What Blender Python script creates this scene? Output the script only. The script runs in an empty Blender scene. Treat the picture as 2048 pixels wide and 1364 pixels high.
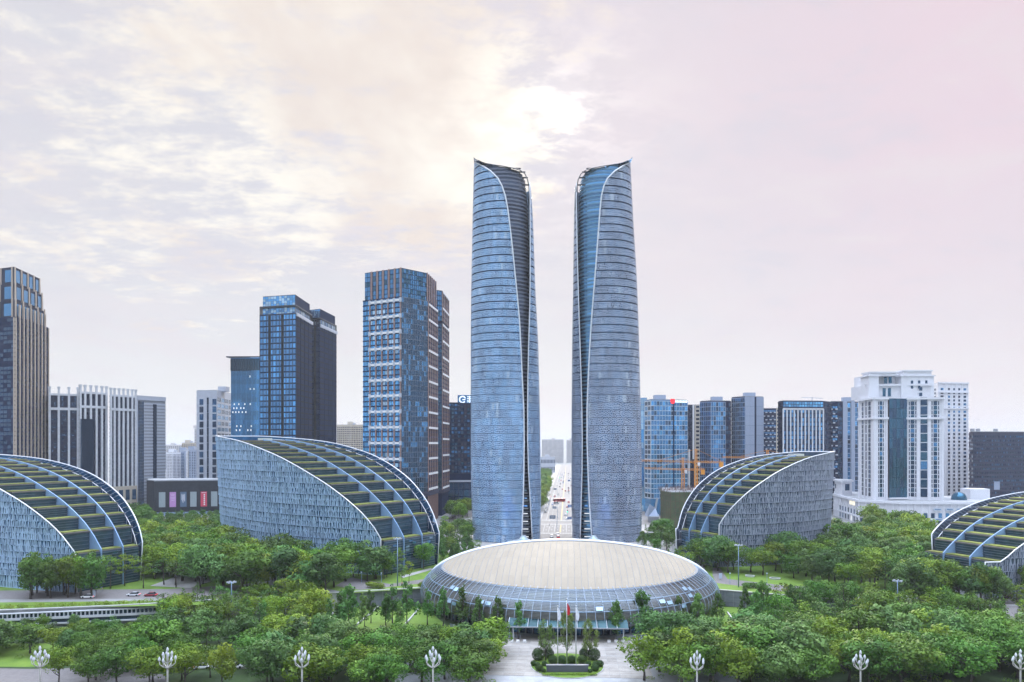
import bpy, math, random
import numpy as np
from mathutils import Vector, Matrix

random.seed(7)
SC = bpy.context.scene
COL = SC.collection

# ------------------------------------------------------------------ camera
F = 1500.0            # focal length in photo pixels (photo is 2048 wide)
CAMH = 57.0           # drone height over the city ground
HOR = 888.0           # horizon row in the photo
cam_d = bpy.data.cameras.new('camera')
cam = bpy.data.objects.new('camera', cam_d); COL.objects.link(cam)
cam.location = (0, 0, CAMH)
cam.rotation_euler = (math.radians(90), 0, 0)
cam_d.sensor_width = 36.0
cam_d.lens = 36.0 * F / 2048.0
cam_d.shift_y = (HOR - 682.0) / 2048.0
cam_d.clip_start = 1.0
cam_d.clip_end = 60000.0
SC.camera = cam
SC.render.resolution_x = 1024; SC.render.resolution_y = 682

def X(px, Y): return (px - 1024.0) / F * Y
def Z(py, Y): return CAMH - (py - HOR) * Y / F
def GY(py, z=0.0): return (CAMH - z) * F / (py - HOR)
PHI = math.atan(112.0 / F)                 # the avenue's direction, to the right of the view axis
AX = Vector((math.sin(PHI), math.cos(PHI)))
AR = Vector((math.cos(PHI), -math.sin(PHI)))
SUNK = -6.0                                # floor of the sunken garden

# ------------------------------------------------------------------ sky and sun
SUN_EL, SUN_AZ = math.radians(24.0), math.atan((1128 - 1024) / F)   # azimuth from +Y towards +X
w = bpy.data.worlds.new('World'); SC.world = w; w.use_nodes = True
nt = w.node_tree; nt.nodes.clear()
def wn(t, **k):
    n = nt.nodes.new(t)
    for a, b in k.items(): setattr(n, a, b)
    return n
def L(a, b): nt.links.new(a, b)
def wmath(op, a, b=None, clamp=False):
    n = wn('ShaderNodeMath', operation=op, use_clamp=clamp)
    for i, v in enumerate((a, b)):
        if v is None: continue
        if isinstance(v, (int, float)): n.inputs[i].default_value = v
        else: L(v, n.inputs[i])
    return n.outputs[0]
def wmix(f, a, b, blend='MIX'):
    n = wn('ShaderNodeMix', data_type='RGBA', blend_type=blend)
    for s, v in ((n.inputs[0], f), (n.inputs[6], a), (n.inputs[7], b)):
        if isinstance(v, (int, float)): s.default_value = v
        elif isinstance(v, tuple): s.default_value = (*v, 1)
        else: L(v, s)
    return n.outputs[2]
def wramp(v, a, b):
    n = wn('ShaderNodeMapRange', interpolation_type='SMOOTHSTEP')
    L(v, n.inputs[0]); n.inputs[1].default_value = a; n.inputs[2].default_value = b
    return n.outputs[0]
tc = wn('ShaderNodeTexCoord')
nrm = wn('ShaderNodeVectorMath', operation='NORMALIZE'); L(tc.outputs['Generated'], nrm.inputs[0])
DIR = nrm.outputs[0]
sep = wn('ShaderNodeSeparateXYZ'); L(DIR, sep.inputs[0])
dx, dy, dz = sep.outputs
dzc = wmath('MAXIMUM', dz, 0.0)
# clouds live on a layer overhead: project the direction on to it
den = wmath('ADD', dzc, 0.16)
comb = wn('ShaderNodeCombineXYZ')
L(wmath('DIVIDE', dx, den), comb.inputs[0]); L(wmath('DIVIDE', dy, den), comb.inputs[1])
P = comb.outputs[0]
def wnoise(scale, detail, rough, stretch=(1, 1, 1), off=(0, 0, 0), rot=0.0, dist=0.0):
    mp = wn('ShaderNodeMapping'); L(P, mp.inputs[0])
    mp.inputs['Location'].default_value = off; mp.inputs['Scale'].default_value = stretch
    mp.inputs['Rotation'].default_value = (0, 0, rot)
    n = wn('ShaderNodeTexNoise'); L(mp.outputs[0], n.inputs['Vector'])
    n.inputs['Scale'].default_value = scale; n.inputs['Detail'].default_value = detail
    n.inputs['Roughness'].default_value = rough; n.inputs['Distortion'].default_value = dist
    return n.outputs['Fac']
def wlobe(px, py, tight):
    """soft lobe round a direction of the sky"""
    v = Vector(((px - 1024) / F, 1.0, (HOR - py) / F)).normalized()
    d = wn('ShaderNodeVectorMath', operation='DOT_PRODUCT'); L(DIR, d.inputs[0]); d.inputs[1].default_value = v
    return wmath('EXPONENT', wmath('MULTIPLY', wmath('SUBTRACT', d.outputs['Value'], 1.0), tight))
sky = wn('ShaderNodeTexSky', sky_type='NISHITA')
sky.sun_disc = False; sky.sun_elevation = SUN_EL; sky.sun_rotation = SUN_AZ
sky.air_density = 1.0; sky.dust_density = 0.6; sky.altitude = 500
el = dzc
big = wnoise(1.15, 5, 0.55, off=(3.1, 1.7, 0))
soft = wnoise(2.3, 6, 0.55, stretch=(1.0, 0.55, 1), off=(8.2, 4.4, 0), rot=0.35)
fine = wnoise(9.5, 12, 0.66, stretch=(0.8, 1.0, 1), off=(1.3, 9.1, 0), rot=-0.5, dist=0.15)
wisp = wnoise(4.5, 9, 0.6, stretch=(0.35, 1.5, 1), off=(5.3, 2.1, 0), rot=-0.75, dist=0.3)
# veil: pale grey, lavender away from the sun side
hor_c, mid_c = (7.6, 7.55, 7.6), (6.75, 6.65, 7.05)
veil = wmix(wramp(el, 0.0, 0.30), hor_c, mid_c)
veil = wmix(wmath('MULTIPLY', wramp(soft, 0.42, 0.68), 0.65), veil, (7.3, 6.75, 7.1))
veil = wmix(wmath('MULTIPLY', wramp(big, 0.5, 0.72), wmath('MULTIPLY', wramp(el, 0.05, 0.3), 0.55)), veil, (6.3, 6.15, 6.9))
veil = wmix(wmath('MULTIPLY', wlobe(2050, -60, 14.0), 0.65), veil, (8.3, 6.2, 6.9))
mott = wnoise(3.6, 8, 0.58, stretch=(0.8, 1.1, 1), off=(2.2, 6.6, 0), rot=0.5, dist=0.4)
mfac = wramp(el, 0.06, 0.25)
veil = wmix(wmath('MULTIPLY', wramp(mott, 0.50, 0.68), wmath('MULTIPLY', mfac, 0.45)), veil, (7.7, 7.1, 7.25))
veil = wmix(wmath('MULTIPLY', wramp(mott, 0.48, 0.32), wmath('MULTIPLY', mfac, 0.45)), veil, (6.35, 6.2, 6.85))
# broken warm cloud on the sun's side
cover = wmath('ADD', wmath('MULTIPLY', wlobe(600, 140, 45.0), 0.165), wmath('MULTIPLY', wlobe(120, 290, 50.0), 0.12))
cover = wmath('ADD', cover, wmath('MULTIPLY', wlobe(930, 290, 120.0), 0.17))
cover = wmath('ADD', cover, wmath('MULTIPLY', wramp(el, 0.3, 0.8), 0.10))
cl = wmath('ADD', wmath('ADD', wmath('MULTIPLY', fine, 0.40), wmath('ADD', wmath('MULTIPLY', wisp, 0.28), wmath('MULTIPLY', big, 0.32))), cover)
dens = wramp(cl, 0.58, 0.71)
thick = wramp(soft, 0.40, 0.66)
ccol = wmix(thick, (9.9, 9.35, 8.35), (8.0, 7.05, 6.35))
skyc = wmix(wmath('MULTIPLY', dens, 0.9), veil, ccol)
# glow of the veiled sun
gl1, gl2 = wlobe(1128, 218, 2600.0), wlobe(1090, 250, 160.0)
gap = wramp(fine, 0.42, 0.60)
glow = wmath('ADD', wmath('MULTIPLY', gl1, wmath('ADD', 1.2, wmath('MULTIPLY', gap, 4.0))), wmath('MULTIPLY', gl2, wmath('MULTIPLY', gap, 1.5)))
gcol = wn('ShaderNodeVectorMath', operation='SCALE'); gcol.inputs[0].default_value = (1.0, 0.93, 0.76); L(glow, gcol.inputs['Scale'])
skyc = wmix(1.0, skyc, gcol.outputs[0], 'ADD')
# clear-sky share
skyc = wmix(0.06, skyc, sky.outputs[0])
# zenith gain from just above the view, added to brighten ground and fronts
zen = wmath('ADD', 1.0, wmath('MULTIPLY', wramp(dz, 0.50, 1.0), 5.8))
# blue tint overhead and away from the sun, added to cool the fronts' light
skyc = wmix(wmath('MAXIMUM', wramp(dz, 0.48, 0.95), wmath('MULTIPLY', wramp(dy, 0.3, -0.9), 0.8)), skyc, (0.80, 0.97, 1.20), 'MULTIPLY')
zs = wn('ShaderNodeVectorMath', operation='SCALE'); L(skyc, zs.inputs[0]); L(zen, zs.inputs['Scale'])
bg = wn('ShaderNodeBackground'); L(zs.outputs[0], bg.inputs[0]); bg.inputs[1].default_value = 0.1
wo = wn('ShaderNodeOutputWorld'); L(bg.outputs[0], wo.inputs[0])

sun_d = bpy.data.lights.new('sun', 'SUN'); sun_d.energy = 2.3; sun_d.angle = math.radians(12); sun_d.color = (1, 0.9, 0.76)
sun = bpy.data.objects.new('sun', sun_d); COL.objects.link(sun)
sdir = Vector((math.sin(SUN_AZ) * math.cos(SUN_EL), math.cos(SUN_AZ) * math.cos(SUN_EL), math.sin(SUN_EL)))
sun.rotation_euler = sdir.to_track_quat('Z', 'Y').to_euler()
sun.location = (0, 0, 400)

vs = SC.view_settings
vs.view_transform = 'Standard'; vs.look = 'None'; vs.exposure = 0.15; vs.gamma = 1.0; vs.use_curve_mapping = False
SC.cycles.use_denoising = True
SC.cycles.max_bounces = 6; SC.cycles.diffuse_bounces = 3; SC.cycles.glossy_bounces = 3
SC.cycles.transmission_bounces = 4; SC.cycles.transparent_max_bounces = 10; SC.cycles.volume_bounces = 0
SC.cycles.caustics_reflective = False; SC.cycles.caustics_refractive = False
SC.cycles.use_adaptive_sampling = True; SC.cycles.adaptive_threshold = 0.015
SC.cycles.sample_clamp_indirect = 4.0
# ------------------------------------------------------------------ materials
MATS = {}
def M(name, color=(0.5, 0.5, 0.5), rough=0.6, metal=0.0, spec=0.5, noise=0.0, nscale=1.0, c2=None, bump=0.0,
      objvar=0.0, emit=None, coords='Object', stretch=(1, 1, 1)):
    """Principled material with noise grain, optional second colour, bump and per-object variation"""
    if name in MATS: return MATS[name]
    m = bpy.data.materials.new(name); m.use_nodes = True
    t = m.node_tree; b = t.nodes['Principled BSDF']
    b.inputs['Roughness'].default_value = rough; b.inputs['Metallic'].default_value = metal
    b.inputs['Specular IOR Level'].default_value = spec
    b.inputs['Base Color'].default_value = (*color, 1)
    col = None
    if noise or c2 or bump:
        tcn = t.nodes.new('ShaderNodeTexCoord'); mp = t.nodes.new('ShaderNodeMapping')
        mp.inputs['Scale'].default_value = stretch
        if coords == 'World':
            g = t.nodes.new('ShaderNodeNewGeometry'); t.links.new(g.outputs['Position'], mp.inputs[0])
        else: t.links.new(tcn.outputs[coords], mp.inputs[0])
        n = t.nodes.new('ShaderNodeTexNoise'); n.inputs['Scale'].default_value = nscale
        n.inputs['Detail'].default_value = 6; n.inputs['Roughness'].default_value = 0.6
        t.links.new(mp.outputs[0], n.inputs['Vector'])
        r = t.nodes.new('ShaderNodeMapRange'); r.inputs[1].default_value = 0.3; r.inputs[2].default_value = 0.7
        t.links.new(n.outputs['Fac'], r.inputs[0])
        mx = t.nodes.new('ShaderNodeMix'); mx.data_type = 'RGBA'
        a = color if c2 else tuple(c * (1 - noise) for c in color)
        d = c2 if c2 else tuple(min(1, c * (1 + noise)) for c in color)
        mx.inputs[6].default_value = (*a, 1); mx.inputs[7].default_value = (*d, 1)
        t.links.new(r.outputs[0], mx.inputs[0]); col = mx.outputs[2]
        if bump:
            bp = t.nodes.new('ShaderNodeBump'); bp.inputs['Strength'].default_value = bump; bp.inputs['Distance'].default_value = 0.1
            t.links.new(n.outputs['Fac'], bp.inputs['Height']); t.links.new(bp.outputs[0], b.inputs['Normal'])
    if objvar:
        oi = t.nodes.new('ShaderNodeObjectInfo'); hs = t.nodes.new('ShaderNodeHueSaturation')
        r2 = t.nodes.new('ShaderNodeMapRange'); r2.inputs[3].default_value = 1 - objvar; r2.inputs[4].default_value = 1 + objvar
        t.links.new(oi.outputs['Random'], r2.inputs[0]); t.links.new(r2.outputs[0], hs.inputs['Value'])
        if col: t.links.new(col, hs.inputs['Color'])
        else: hs.inputs['Color'].default_value = (*color, 1)
        col = hs.outputs[0]
    if col: t.links.new(col, b.inputs['Base Color'])
    if emit:
        b.inputs['Emission Color'].default_value = (*emit[0], 1); b.inputs['Emission Strength'].default_value = emit[1]
    MATS[name] = m
    return m

def glass_mat(name, color, metal=0.75, rough=0.12, var=0.16):
    """coated curtain-wall glass: each pane object slightly different"""
    if name in MATS: return MATS[name]
    m = M(name, color, rough, metal, spec=0.6, objvar=var)
    return m

# ------------------------------------------------------------------ objects
def tag(o, label=None, cat=None, group=None, kind=None):
    if label: o['label'] = label
    if cat: o['category'] = cat
    if group: o['group'] = group
    if kind: o['kind'] = kind
    return o

def empty(name, loc=(0, 0, 0), rz=0.0, label=None, cat=None, group=None):
    o = bpy.data.objects.new(name, None); COL.objects.link(o)
    o.location = loc; o.rotation_euler = (0, 0, rz); o.empty_display_size = 1
    return tag(o, label, cat, group)

def mesh(name, verts, faces, mat=None, smooth=False):
    me = bpy.data.meshes.new(name)
    me.from_pydata([tuple(v) for v in verts], [], [tuple(f) for f in faces]); me.update()
    if mat: me.materials.append(mat)
    if smooth: me.polygons.foreach_set('use_smooth', [True] * len(me.polygons))
    return me

def obj(name, me, parent=None, loc=(0, 0, 0), rot=(0, 0, 0), scale=(1, 1, 1)):
    o = bpy.data.objects.new(name, me); COL.objects.link(o)
    o.location = loc; o.rotation_euler = rot; o.scale = scale
    if parent is not None: o.parent = parent
    return o

CUBE_V = [(x, y, z) for x in (-.5, .5) for y in (-.5, .5) for z in (-.5, .5)]
CUBE_F = [(0, 1, 3, 2), (4, 6, 7, 5), (0, 4, 5, 1), (2, 3, 7, 6), (0, 2, 6, 4), (1, 5, 7, 3)]
_cube = {}
def box(name, c, s, mat, parent=None, rz=0.0):
    if mat.name not in _cube: _cube[mat.name] = mesh('block_' + mat.name, CUBE_V, CUBE_F, mat)
    return obj(name, _cube[mat.name], parent, c, (0, 0, rz), s)

class MB:
    """collects shapes into one mesh"""
    def __init__(s): s.v = []; s.f = []
    def add(s, v, f):
        n = len(s.v); s.v += [tuple(p) for p in v]; s.f += [tuple(i + n for i in q) for q in f]
    def box(s, c, d, rz=0.0):
        ca, sa = math.cos(rz), math.sin(rz)
        s.add([(c[0] + x * d[0] * ca - y * d[1] * sa, c[1] + x * d[0] * sa + y * d[1] * ca, c[2] + z * d[2]) for x, y, z in CUBE_V], CUBE_F)
    def bar(s, a, b, w, h=None):
        """square bar from a to b"""
        a = Vector(a); b = Vector(b); h = h or w
        d = (b - a).normalized(); up = Vector((0, 0, 1)) if abs(d.z) < 0.95 else Vector((0, 1, 0))
        x = d.cross(up).normalized() * w / 2; y = x.normalized().cross(d) * h / 2
        s.add([a - x - y, a - x + y, a + x - y, a + x + y, b - x - y, b - x + y, b + x - y, b + x + y],
              [(0, 2, 3, 1), (4, 5, 7, 6), (0, 1, 5, 4), (2, 6, 7, 3), (0, 4, 6, 2), (1, 3, 7, 5)])
    def tube(s, pts, r, n=6, caps=True):
        pts = [Vector(p) for p in pts]; m = len(pts)
        rs = r if isinstance(r, (list, tuple)) else [r] * m
        vs_ = []; ref = None
        for i, p in enumerate(pts):
            d = (pts[min(i + 1, m - 1)] - pts[max(i - 1, 0)]).normalized()
            if ref is None: ref = Vector((1, 0, 0)) if abs(d.x) < 0.9 else Vector((0, 1, 0))
            x = (ref - d * ref.dot(d)).normalized(); ref = x; y = d.cross(x)
            vs_ += [p + (x * math.cos(2 * math.pi * k / n) + y * math.sin(2 * math.pi * k / n)) * rs[i] for k in range(n)]
        fs = [(i * n + k, i * n + (k + 1) % n, (i + 1) * n + (k + 1) % n, (i + 1) * n + k) for i in range(m - 1) for k in range(n)]
        if caps: fs += [tuple(range(n - 1, -1, -1)), tuple(range((m - 1) * n, m * n))]
        s.add(vs_, fs)
    def lathe(s, prof, c=(0, 0, 0), n=12, sx=1.0, sy=1.0):
        k = len(prof)
        s.add([(c[0] + r * sx * math.cos(2 * math.pi * j / n), c[1] + r * sy * math.sin(2 * math.pi * j / n), c[2] + z) for r, z in prof for j in range(n)],
              [(i * n + j, i * n + (j + 1) % n, (i + 1) * n + (j + 1) % n, (i + 1) * n + j) for i in range(k - 1) for j in range(n)])
    def prism(s, poly, z0, z1):
        n = len(poly)
        s.add([(x, y, z0) for x, y in poly] + [(x, y, z1) for x, y in poly],
              [(i, (i + 1) % n, n + (i + 1) % n, n + i) for i in range(n)] + [tuple(range(n, 2 * n)), tuple(range(n - 1, -1, -1))])
    def build(s, name, mat, parent=None, smooth=False, loc=(0, 0, 0), rz=0.0):
        return obj(name, mesh(name, s.v, s.f, mat, smooth), parent, loc, (0, 0, rz))

def sheet(name, pts, z, mat, kind='structure', thick=None):
    """flat polygon on the ground; pts in plan"""
    o = obj(name, mesh(name, [(x, y, z) for x, y in pts], [tuple(range(len(pts)))], mat))
    tag(o, kind=kind); return o

def pchip(xs, ys):
    xs = np.array(xs, float); ys = np.array(ys, float)
    h = np.diff(xs); d = np.diff(ys) / h
    m = np.zeros(len(xs)); m[0] = d[0]; m[-1] = d[-1]
    for i in range(1, len(xs) - 1):
        if d[i - 1] * d[i] > 0: m[i] = 2 * d[i - 1] * d[i] / (d[i - 1] + d[i])
    def f(x):
        x = min(max(x, xs[0]), xs[-1]); i = int(min(max(np.searchsorted(xs, x) - 1, 0), len(xs) - 2))
        t = (x - xs[i]) / h[i]
        return float((2*t**3 - 3*t**2 + 1) * ys[i] + (t**3 - 2*t**2 + t) * h[i] * m[i] + (-2*t**3 + 3*t**2) * ys[i+1] + (t**3 - t**2) * h[i] * m[i+1])
    return f

# ------------------------------------------------------------------ shared materials
m_alu   = M('white_aluminium', (0.62, 0.65, 0.70), 0.45, 0.2, noise=0.08, nscale=0.3)
m_rim   = M('white_rim', (0.78, 0.80, 0.84), 0.4, 0.1, noise=0.05)
m_stone = M('pale_stone', (0.62, 0.64, 0.67), 0.75, noise=0.10, nscale=0.25, coords='World')
m_conc  = M('concrete', (0.36, 0.37, 0.38), 0.85, noise=0.15, nscale=0.4, coords='World')
m_dark  = M('dark_metal', (0.03, 0.035, 0.045), 0.4, 0.3, noise=0.2, nscale=0.5)
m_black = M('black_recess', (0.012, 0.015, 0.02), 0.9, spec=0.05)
m_gdark = glass_mat('dark_glass', (0.030, 0.085, 0.16))
m_gmid  = glass_mat('mid_glass', (0.075, 0.25, 0.47))
m_gblue = glass_mat('blue_glass', (0.12, 0.40, 0.72))
m_gpale = glass_mat('pale_glass', (0.40, 0.60, 0.78), metal=0.6, var=0.25)
m_lit   = M('lit_window', (0.6, 0.65, 0.7), 0.4, emit=((1.0, 0.97, 0.9), 0.55))
m_white = M('white_paint', (0.80, 0.80, 0.80), 0.5, noise=0.04)
m_grey  = M('grey_paint', (0.30, 0.32, 0.35), 0.5, noise=0.1)
# ------------------------------------------------------------------ ground
m_city  = M('city_ground', (0.17, 0.18, 0.17), 0.9, c2=(0.30, 0.30, 0.29), noise=0.1, nscale=0.012, coords='World')
m_grass = M('lawn_grass', (0.085, 0.165, 0.014), 0.9, c2=(0.155, 0.25, 0.024), noise=0.1, nscale=0.22, coords='World', bump=0.4)
m_floor = M('woodland_floor', (0.016, 0.032, 0.008), 0.95, c2=(0.045, 0.085, 0.016), noise=0.1, nscale=0.15, coords='World', bump=0.4)  # tone darkened in place of deeper shade between the trees
m_asph  = M('asphalt', (0.225, 0.21, 0.195), 0.85, noise=0.14, nscale=0.35, coords='World', stretch=(1, 0.3, 1))
m_pave  = M('pale_paving', (0.36, 0.345, 0.33), 0.8, noise=0.12, nscale=0.7, coords='World')
m_brickp = M('park_road_paving', (0.17, 0.155, 0.15), 0.85, noise=0.15, nscale=0.8, coords='World')
m_line  = M('road_paint', (0.50, 0.50, 0.48), 0.7, noise=0.12, nscale=2.0, coords='World')
m_yline = M('yellow_road_paint', (0.62, 0.44, 0.12), 0.7, noise=0.12, nscale=2.0, coords='World')
m_gwall = M('grey_wall_stone', (0.17, 0.19, 0.225), 0.75, noise=0.14, nscale=0.6, coords='World', objvar=0.12)
m_cope  = M('coping_stone', (0.45, 0.45, 0.44), 0.8, noise=0.1, nscale=1.0)
BIG = 30000.0
WALL = [(-600, 236), (-330, 244), (-178, 256), (-139, 264), (-95, 278), (-62, 288.5), (-36, 297), (0, 310), (22.5, 322), (55, 309), (80, 293), (97, 285), (114, 277), (150, 268), (190, 262), (330, 250), (600, 240)]
sheet('ground', [(-BIG, BIG), (-BIG, 236)] + WALL + [(BIG, 240), (BIG, BIG)], 0.0, m_city)
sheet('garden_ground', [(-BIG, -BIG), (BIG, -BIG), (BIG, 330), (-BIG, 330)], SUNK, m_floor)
# retaining wall of the sunken garden, block by block where it shows
rw = empty('retaining_wall', (WALL[5][0], WALL[5][1], SUNK), 0, 'long grey stone retaining wall behind the sunken lawns beside the domed hall', 'wall')
def local(o, p): return (p[0] - o.location.x, p[1] - o.location.y, p[2] - o.location.z)
mb = MB()
for (x0, y0), (x1, y1) in zip(WALL[:-1], WALL[1:]):
    a = math.atan2(y1 - y0, x1 - x0); l = math.hypot(x1 - x0, y1 - y0)
    c = ((x0 + x1) / 2, (y0 + y1) / 2)
    mb.box(local(rw, (c[0], c[1] + 0.4, SUNK / 2 - 0.05)), (l, 0.6, -SUNK - 0.1), a)
mb.build('backing', m_conc, rw)
mb = MB()
for (x0, y0), (x1, y1) in zip(WALL[:-1], WALL[1:]):
    a = math.atan2(y1 - y0, x1 - x0); l = math.hypot(x1 - x0, y1 - y0)
    mb.box(local(rw, ((x0 + x1) / 2, (y0 + y1) / 2 + 0.1, 0.16)), (l, 0.9, 0.3), a)
mb.build('coping', m_cope, rw)
for i in (5, 9, 10, 11, 12):
    (x0, y0), (x1, y1) = WALL[i], WALL[i + 1]
    a = math.atan2(y1 - y0, x1 - x0); l = math.hypot(x1 - x0, y1 - y0); n = max(2, round(l / 3.2))
    for k in range(n):
        for r in range(3):
            u = (k + 0.5) / n
            box('stone', local(rw, (x0 + (x1 - x0) * u, y0 + (y1 - y0) * u + random.uniform(-.03, .03), SUNK + (r + .5) * 1.95)), (l / n - 0.14, 0.3, 1.82), m_gwall, rw, a)
# curved balustrade over the ramp on the far bank of the garden
bal = empty('balustrade', (WALL[2][0], WALL[2][1], 0), 0, 'long white curved balustrade with dark openings along the garden edge', 'balustrade')
def wall_point(s):
    """point s metres along the garden wall from WALL[1]"""
    i = 1
    while True:
        l = math.hypot(WALL[i+1][0] - WALL[i][0], WALL[i+1][1] - WALL[i][1])
        if s <= l or i == len(WALL) - 2: break
        s -= l; i += 1
    t = s / l
    return Vector((WALL[i][0] + (WALL[i+1][0] - WALL[i][0]) * t, WALL[i][1] + (WALL[i+1][1] - WALL[i][1]) * t)), math.atan2(WALL[i+1][1] - WALL[i][1], WALL[i+1][0] - WALL[i][0])
for k in range(66):
    p, a = wall_point(132 + k * 1.35)
    box('opening', local(bal, (p.x, p.y - 0.9, -1.9)), (1.0, 0.2, 1.3), m_gdark, bal, a)
    box('post', local(bal, (p.x + 0.62, p.y - 1.0, -1.9)), (0.26, 0.45, 1.5), m_stone, bal, a)
mb = MB(); mb2 = MB()
for k in range(12):
    p, a = wall_point(131 + k * 7.6); q, _ = wall_point(131 + (k + 1) * 7.6); c = (p + q) / 2
    l = (q - p).length
    for z, t in ((-1.0, 0.35), (-2.95, 0.8), (-4.9, 0.5)):
        mb.box(local(bal, (c.x, c.y - 1.0, z)), (l, 0.8, t), a)
    mb2.box(local(bal, (c.x, c.y - 0.75, -3.9)), (l, 0.1, 1.5), a)
mb.build('rail', m_stone, bal); mb2.build('lower_glazing', m_gdark, bal)

# --- avenue running away between the towers (local frame along the axis)
ROADC = Vector((X(1120, 472), 472.0))                 # a point on its centre line
road = empty('avenue', (ROADC.x, ROADC.y, 0), -PHI); tag(road, kind='structure')
def quad(name, x0, x1, y0, y1, z, mat, parent):
    return obj(name, mesh(name, [(x0, y0, z), (x1, y0, z), (x1, y1, z), (x0, y1, z)], [(0, 1, 2, 3)], mat), parent)
quad('carriageway', -15.5, 15.5, -40, 1600, 0.02, m_asph, road)
quad('pavement', -27, -15.5, -10, 1600, 0.03, m_pave, road); quad('pavement', 15.5, 27, -10, 1600, 0.03, m_pave, road)
for sx in (-15.6, 15.6): box('kerb', (sx, 795, 0.07), (0.3, 1610, 0.14), m_cope, road)
quad('crossroad', -400, 400, 62, 84, 0.026, m_asph, road); quad('crossroad', -400, 400, 300, 318, 0.026, m_asph, road)
mb = MB(); my = MB()
def strip(b, x0, x1, y0, y1, z=0.034): b.add([(x0, y0, z), (x1, y0, z), (x1, y1, z), (x0, y1, z)], [(0, 1, 2, 3)])
for a, b in ((12, 58), (90, 292), (326, 1500)):
    strip(my, -0.35, -0.1, a, b); strip(my, 0.1, 0.35, a, b)
    for sx in (-11.2, 11.2): strip(mb, sx - .1, sx + .1, a, b)
    for sx in (-7.6, -3.9, 3.9, 7.6):
        if b - a < 60: strip(mb, sx - .1, sx + .1, a, b)
        else:
            for y in range(int(a), int(min(b, 700)), 10): strip(mb, sx - .09, sx + .09, y, y + 5)
for y0 in (4, 60, 86, 294, 320):
    for k in range(31): strip(mb, -15 + k, -14.5 + k, y0, y0 + 3.2)
for y0 in (9.5, 57, 91, 291): strip(mb, -15, 15, y0, y0 + 0.5)
def arrow(x, y, s=1):
    strip(mb, x - .12, x + .12, y, y + 3 * s, 0.036)
    mb.add([(x - .5, y + 3 * s, .036), (x + .5, y + 3 * s, .036), (x, y + 4.6 * s, .036)], [(0, 1, 2)])
for x in (2.0, 5.7, 9.4):
    arrow(x, 20); arrow(x, 40); arrow(x, 110)
for x in (-2.0, -5.7, -9.4): arrow(x, 28, -1); arrow(x, 48, -1)
o = mb.build('lane_marking', m_line, road); o['kind'] = 'stuff'
o = my.build('centre_line', m_yline, road)

def gpoly(name, pix, z, mat, dz):
    """polygon given by photo pixels of ground at height z"""
    return sheet(name, [(X(px, GY(py, z)), GY(py, z)) for px, py in pix], z + dz, mat)
# plaza in front of the towers and the streets round them
gpoly('tower_plaza', [(880, 1096), (905, 1040), (1060, 1020), (1086, 1040), (1079, 1100), (1160, 1100), (1145, 1040), (1330, 1045), (1345, 1100), (1300, 1135), (950, 1135)], 0, m_pave, 0.012)
gpoly('side_street', [(860, 1070), (900, 1010), (1500, 1008), (1560, 1060), (1340, 1075)], 0, m_asph, 0.006)
# lawns and park roads on the upper level
gpoly('lawn', [(560, 1160), (760, 1130), (900, 1095), (960, 1105), (860, 1176), (700, 1186)], 0, m_grass, 0.010)
gpoly('lawn', [(1432, 1178), (1400, 1120), (1640, 1112), (1800, 1130), (1830, 1190), (1640, 1196)], 0, m_grass, 0.010)
gpoly('lawn', [(-100, 1185), (60, 1150), (460, 1120), (540, 1160), (420, 1180)], 0, m_grass, 0.010)
gpoly('lawn', [(-200, 1207), (460, 1200), (560, 1195), (400, 1210), (-200, 1222)], 0, m_grass, 0.008)
gpoly('park_road', [(-300, 1200), (-300, 1184), (340, 1178), (470, 1170), (520, 1182), (400, 1196), (340, 1197)], 0, m_brickp, 0.03)
gpoly('park_road', [(670, 1172), (700, 1155), (780, 1168), (850, 1158), (852, 1166), (720, 1180)], 0, m_brickp, 0.03)
gpoly('park_road', [(1425, 1150), (1425, 1136), (1440, 1136), (1455, 1158), (1560, 1170), (1640, 1176), (1700, 1180), (1690, 1196), (1560, 1182), (1432, 1166)], 0, m_brickp, 0.03)
gpoly('park_path', [(800, 1152), (862, 1136), (866, 1139), (806, 1156)], 0, m_pave, 0.04)
gpoly('park_path', [(300, 1172), (360, 1150), (420, 1152), (430, 1160), (380, 1176)], 0, m_pave, 0.04)
gpoly('park_road', [(1985, 1168), (2048, 1160), (2200, 1200), (2200, 1240), (2010, 1240)], 0, m_brickp, 0.03)
# sunken lawns, the forecourt and the near road
gpoly('sunken_lawn', [(560, 1290), (640, 1214), (850, 1214), (905, 1262), (880, 1290)], SUNK, m_grass, 0.02)
gpoly('sunken_lawn', [(1400, 1290), (1410, 1214), (1650, 1214), (1700, 1230), (1560, 1290)], SUNK, m_grass, 0.02)
for pix in (((700, 1262), (757, 1214)), ((628, 1262), (670, 1224)), ((800, 1262), (840, 1216)), ((1455, 1226), (1482, 1262))):
    (a, b), (c, d) = pix
    p = Vector((X(a, GY(b, SUNK)), GY(b, SUNK), SUNK)); q = Vector((X(c, GY(d, SUNK)), GY(d, SUNK), SUNK))
    mb = MB(); mb.bar(p + Vector((0, 0, .25)), q + Vector((0, 0, .25)), 0.5, 0.5)
    o = mb.build('lawn_step', m_cope); tag(o, kind='structure')
gpoly('near_lawn', [(-300, 1330), (-300, 1285), (260, 1288), (300, 1325), (60, 1334)], SUNK, m_grass, 0.014)
gpoly('near_road', [(-300, 1500), (-300, 1330), (60, 1338), (250, 1334), (330, 1350), (360, 1500)], SUNK, m_brickp, 0.02)
gpoly('near_pavement', [(300, 1338), (420, 1327), (520, 1332), (520, 1338), (420, 1336)], SUNK, m_pave, 0.05)
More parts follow.
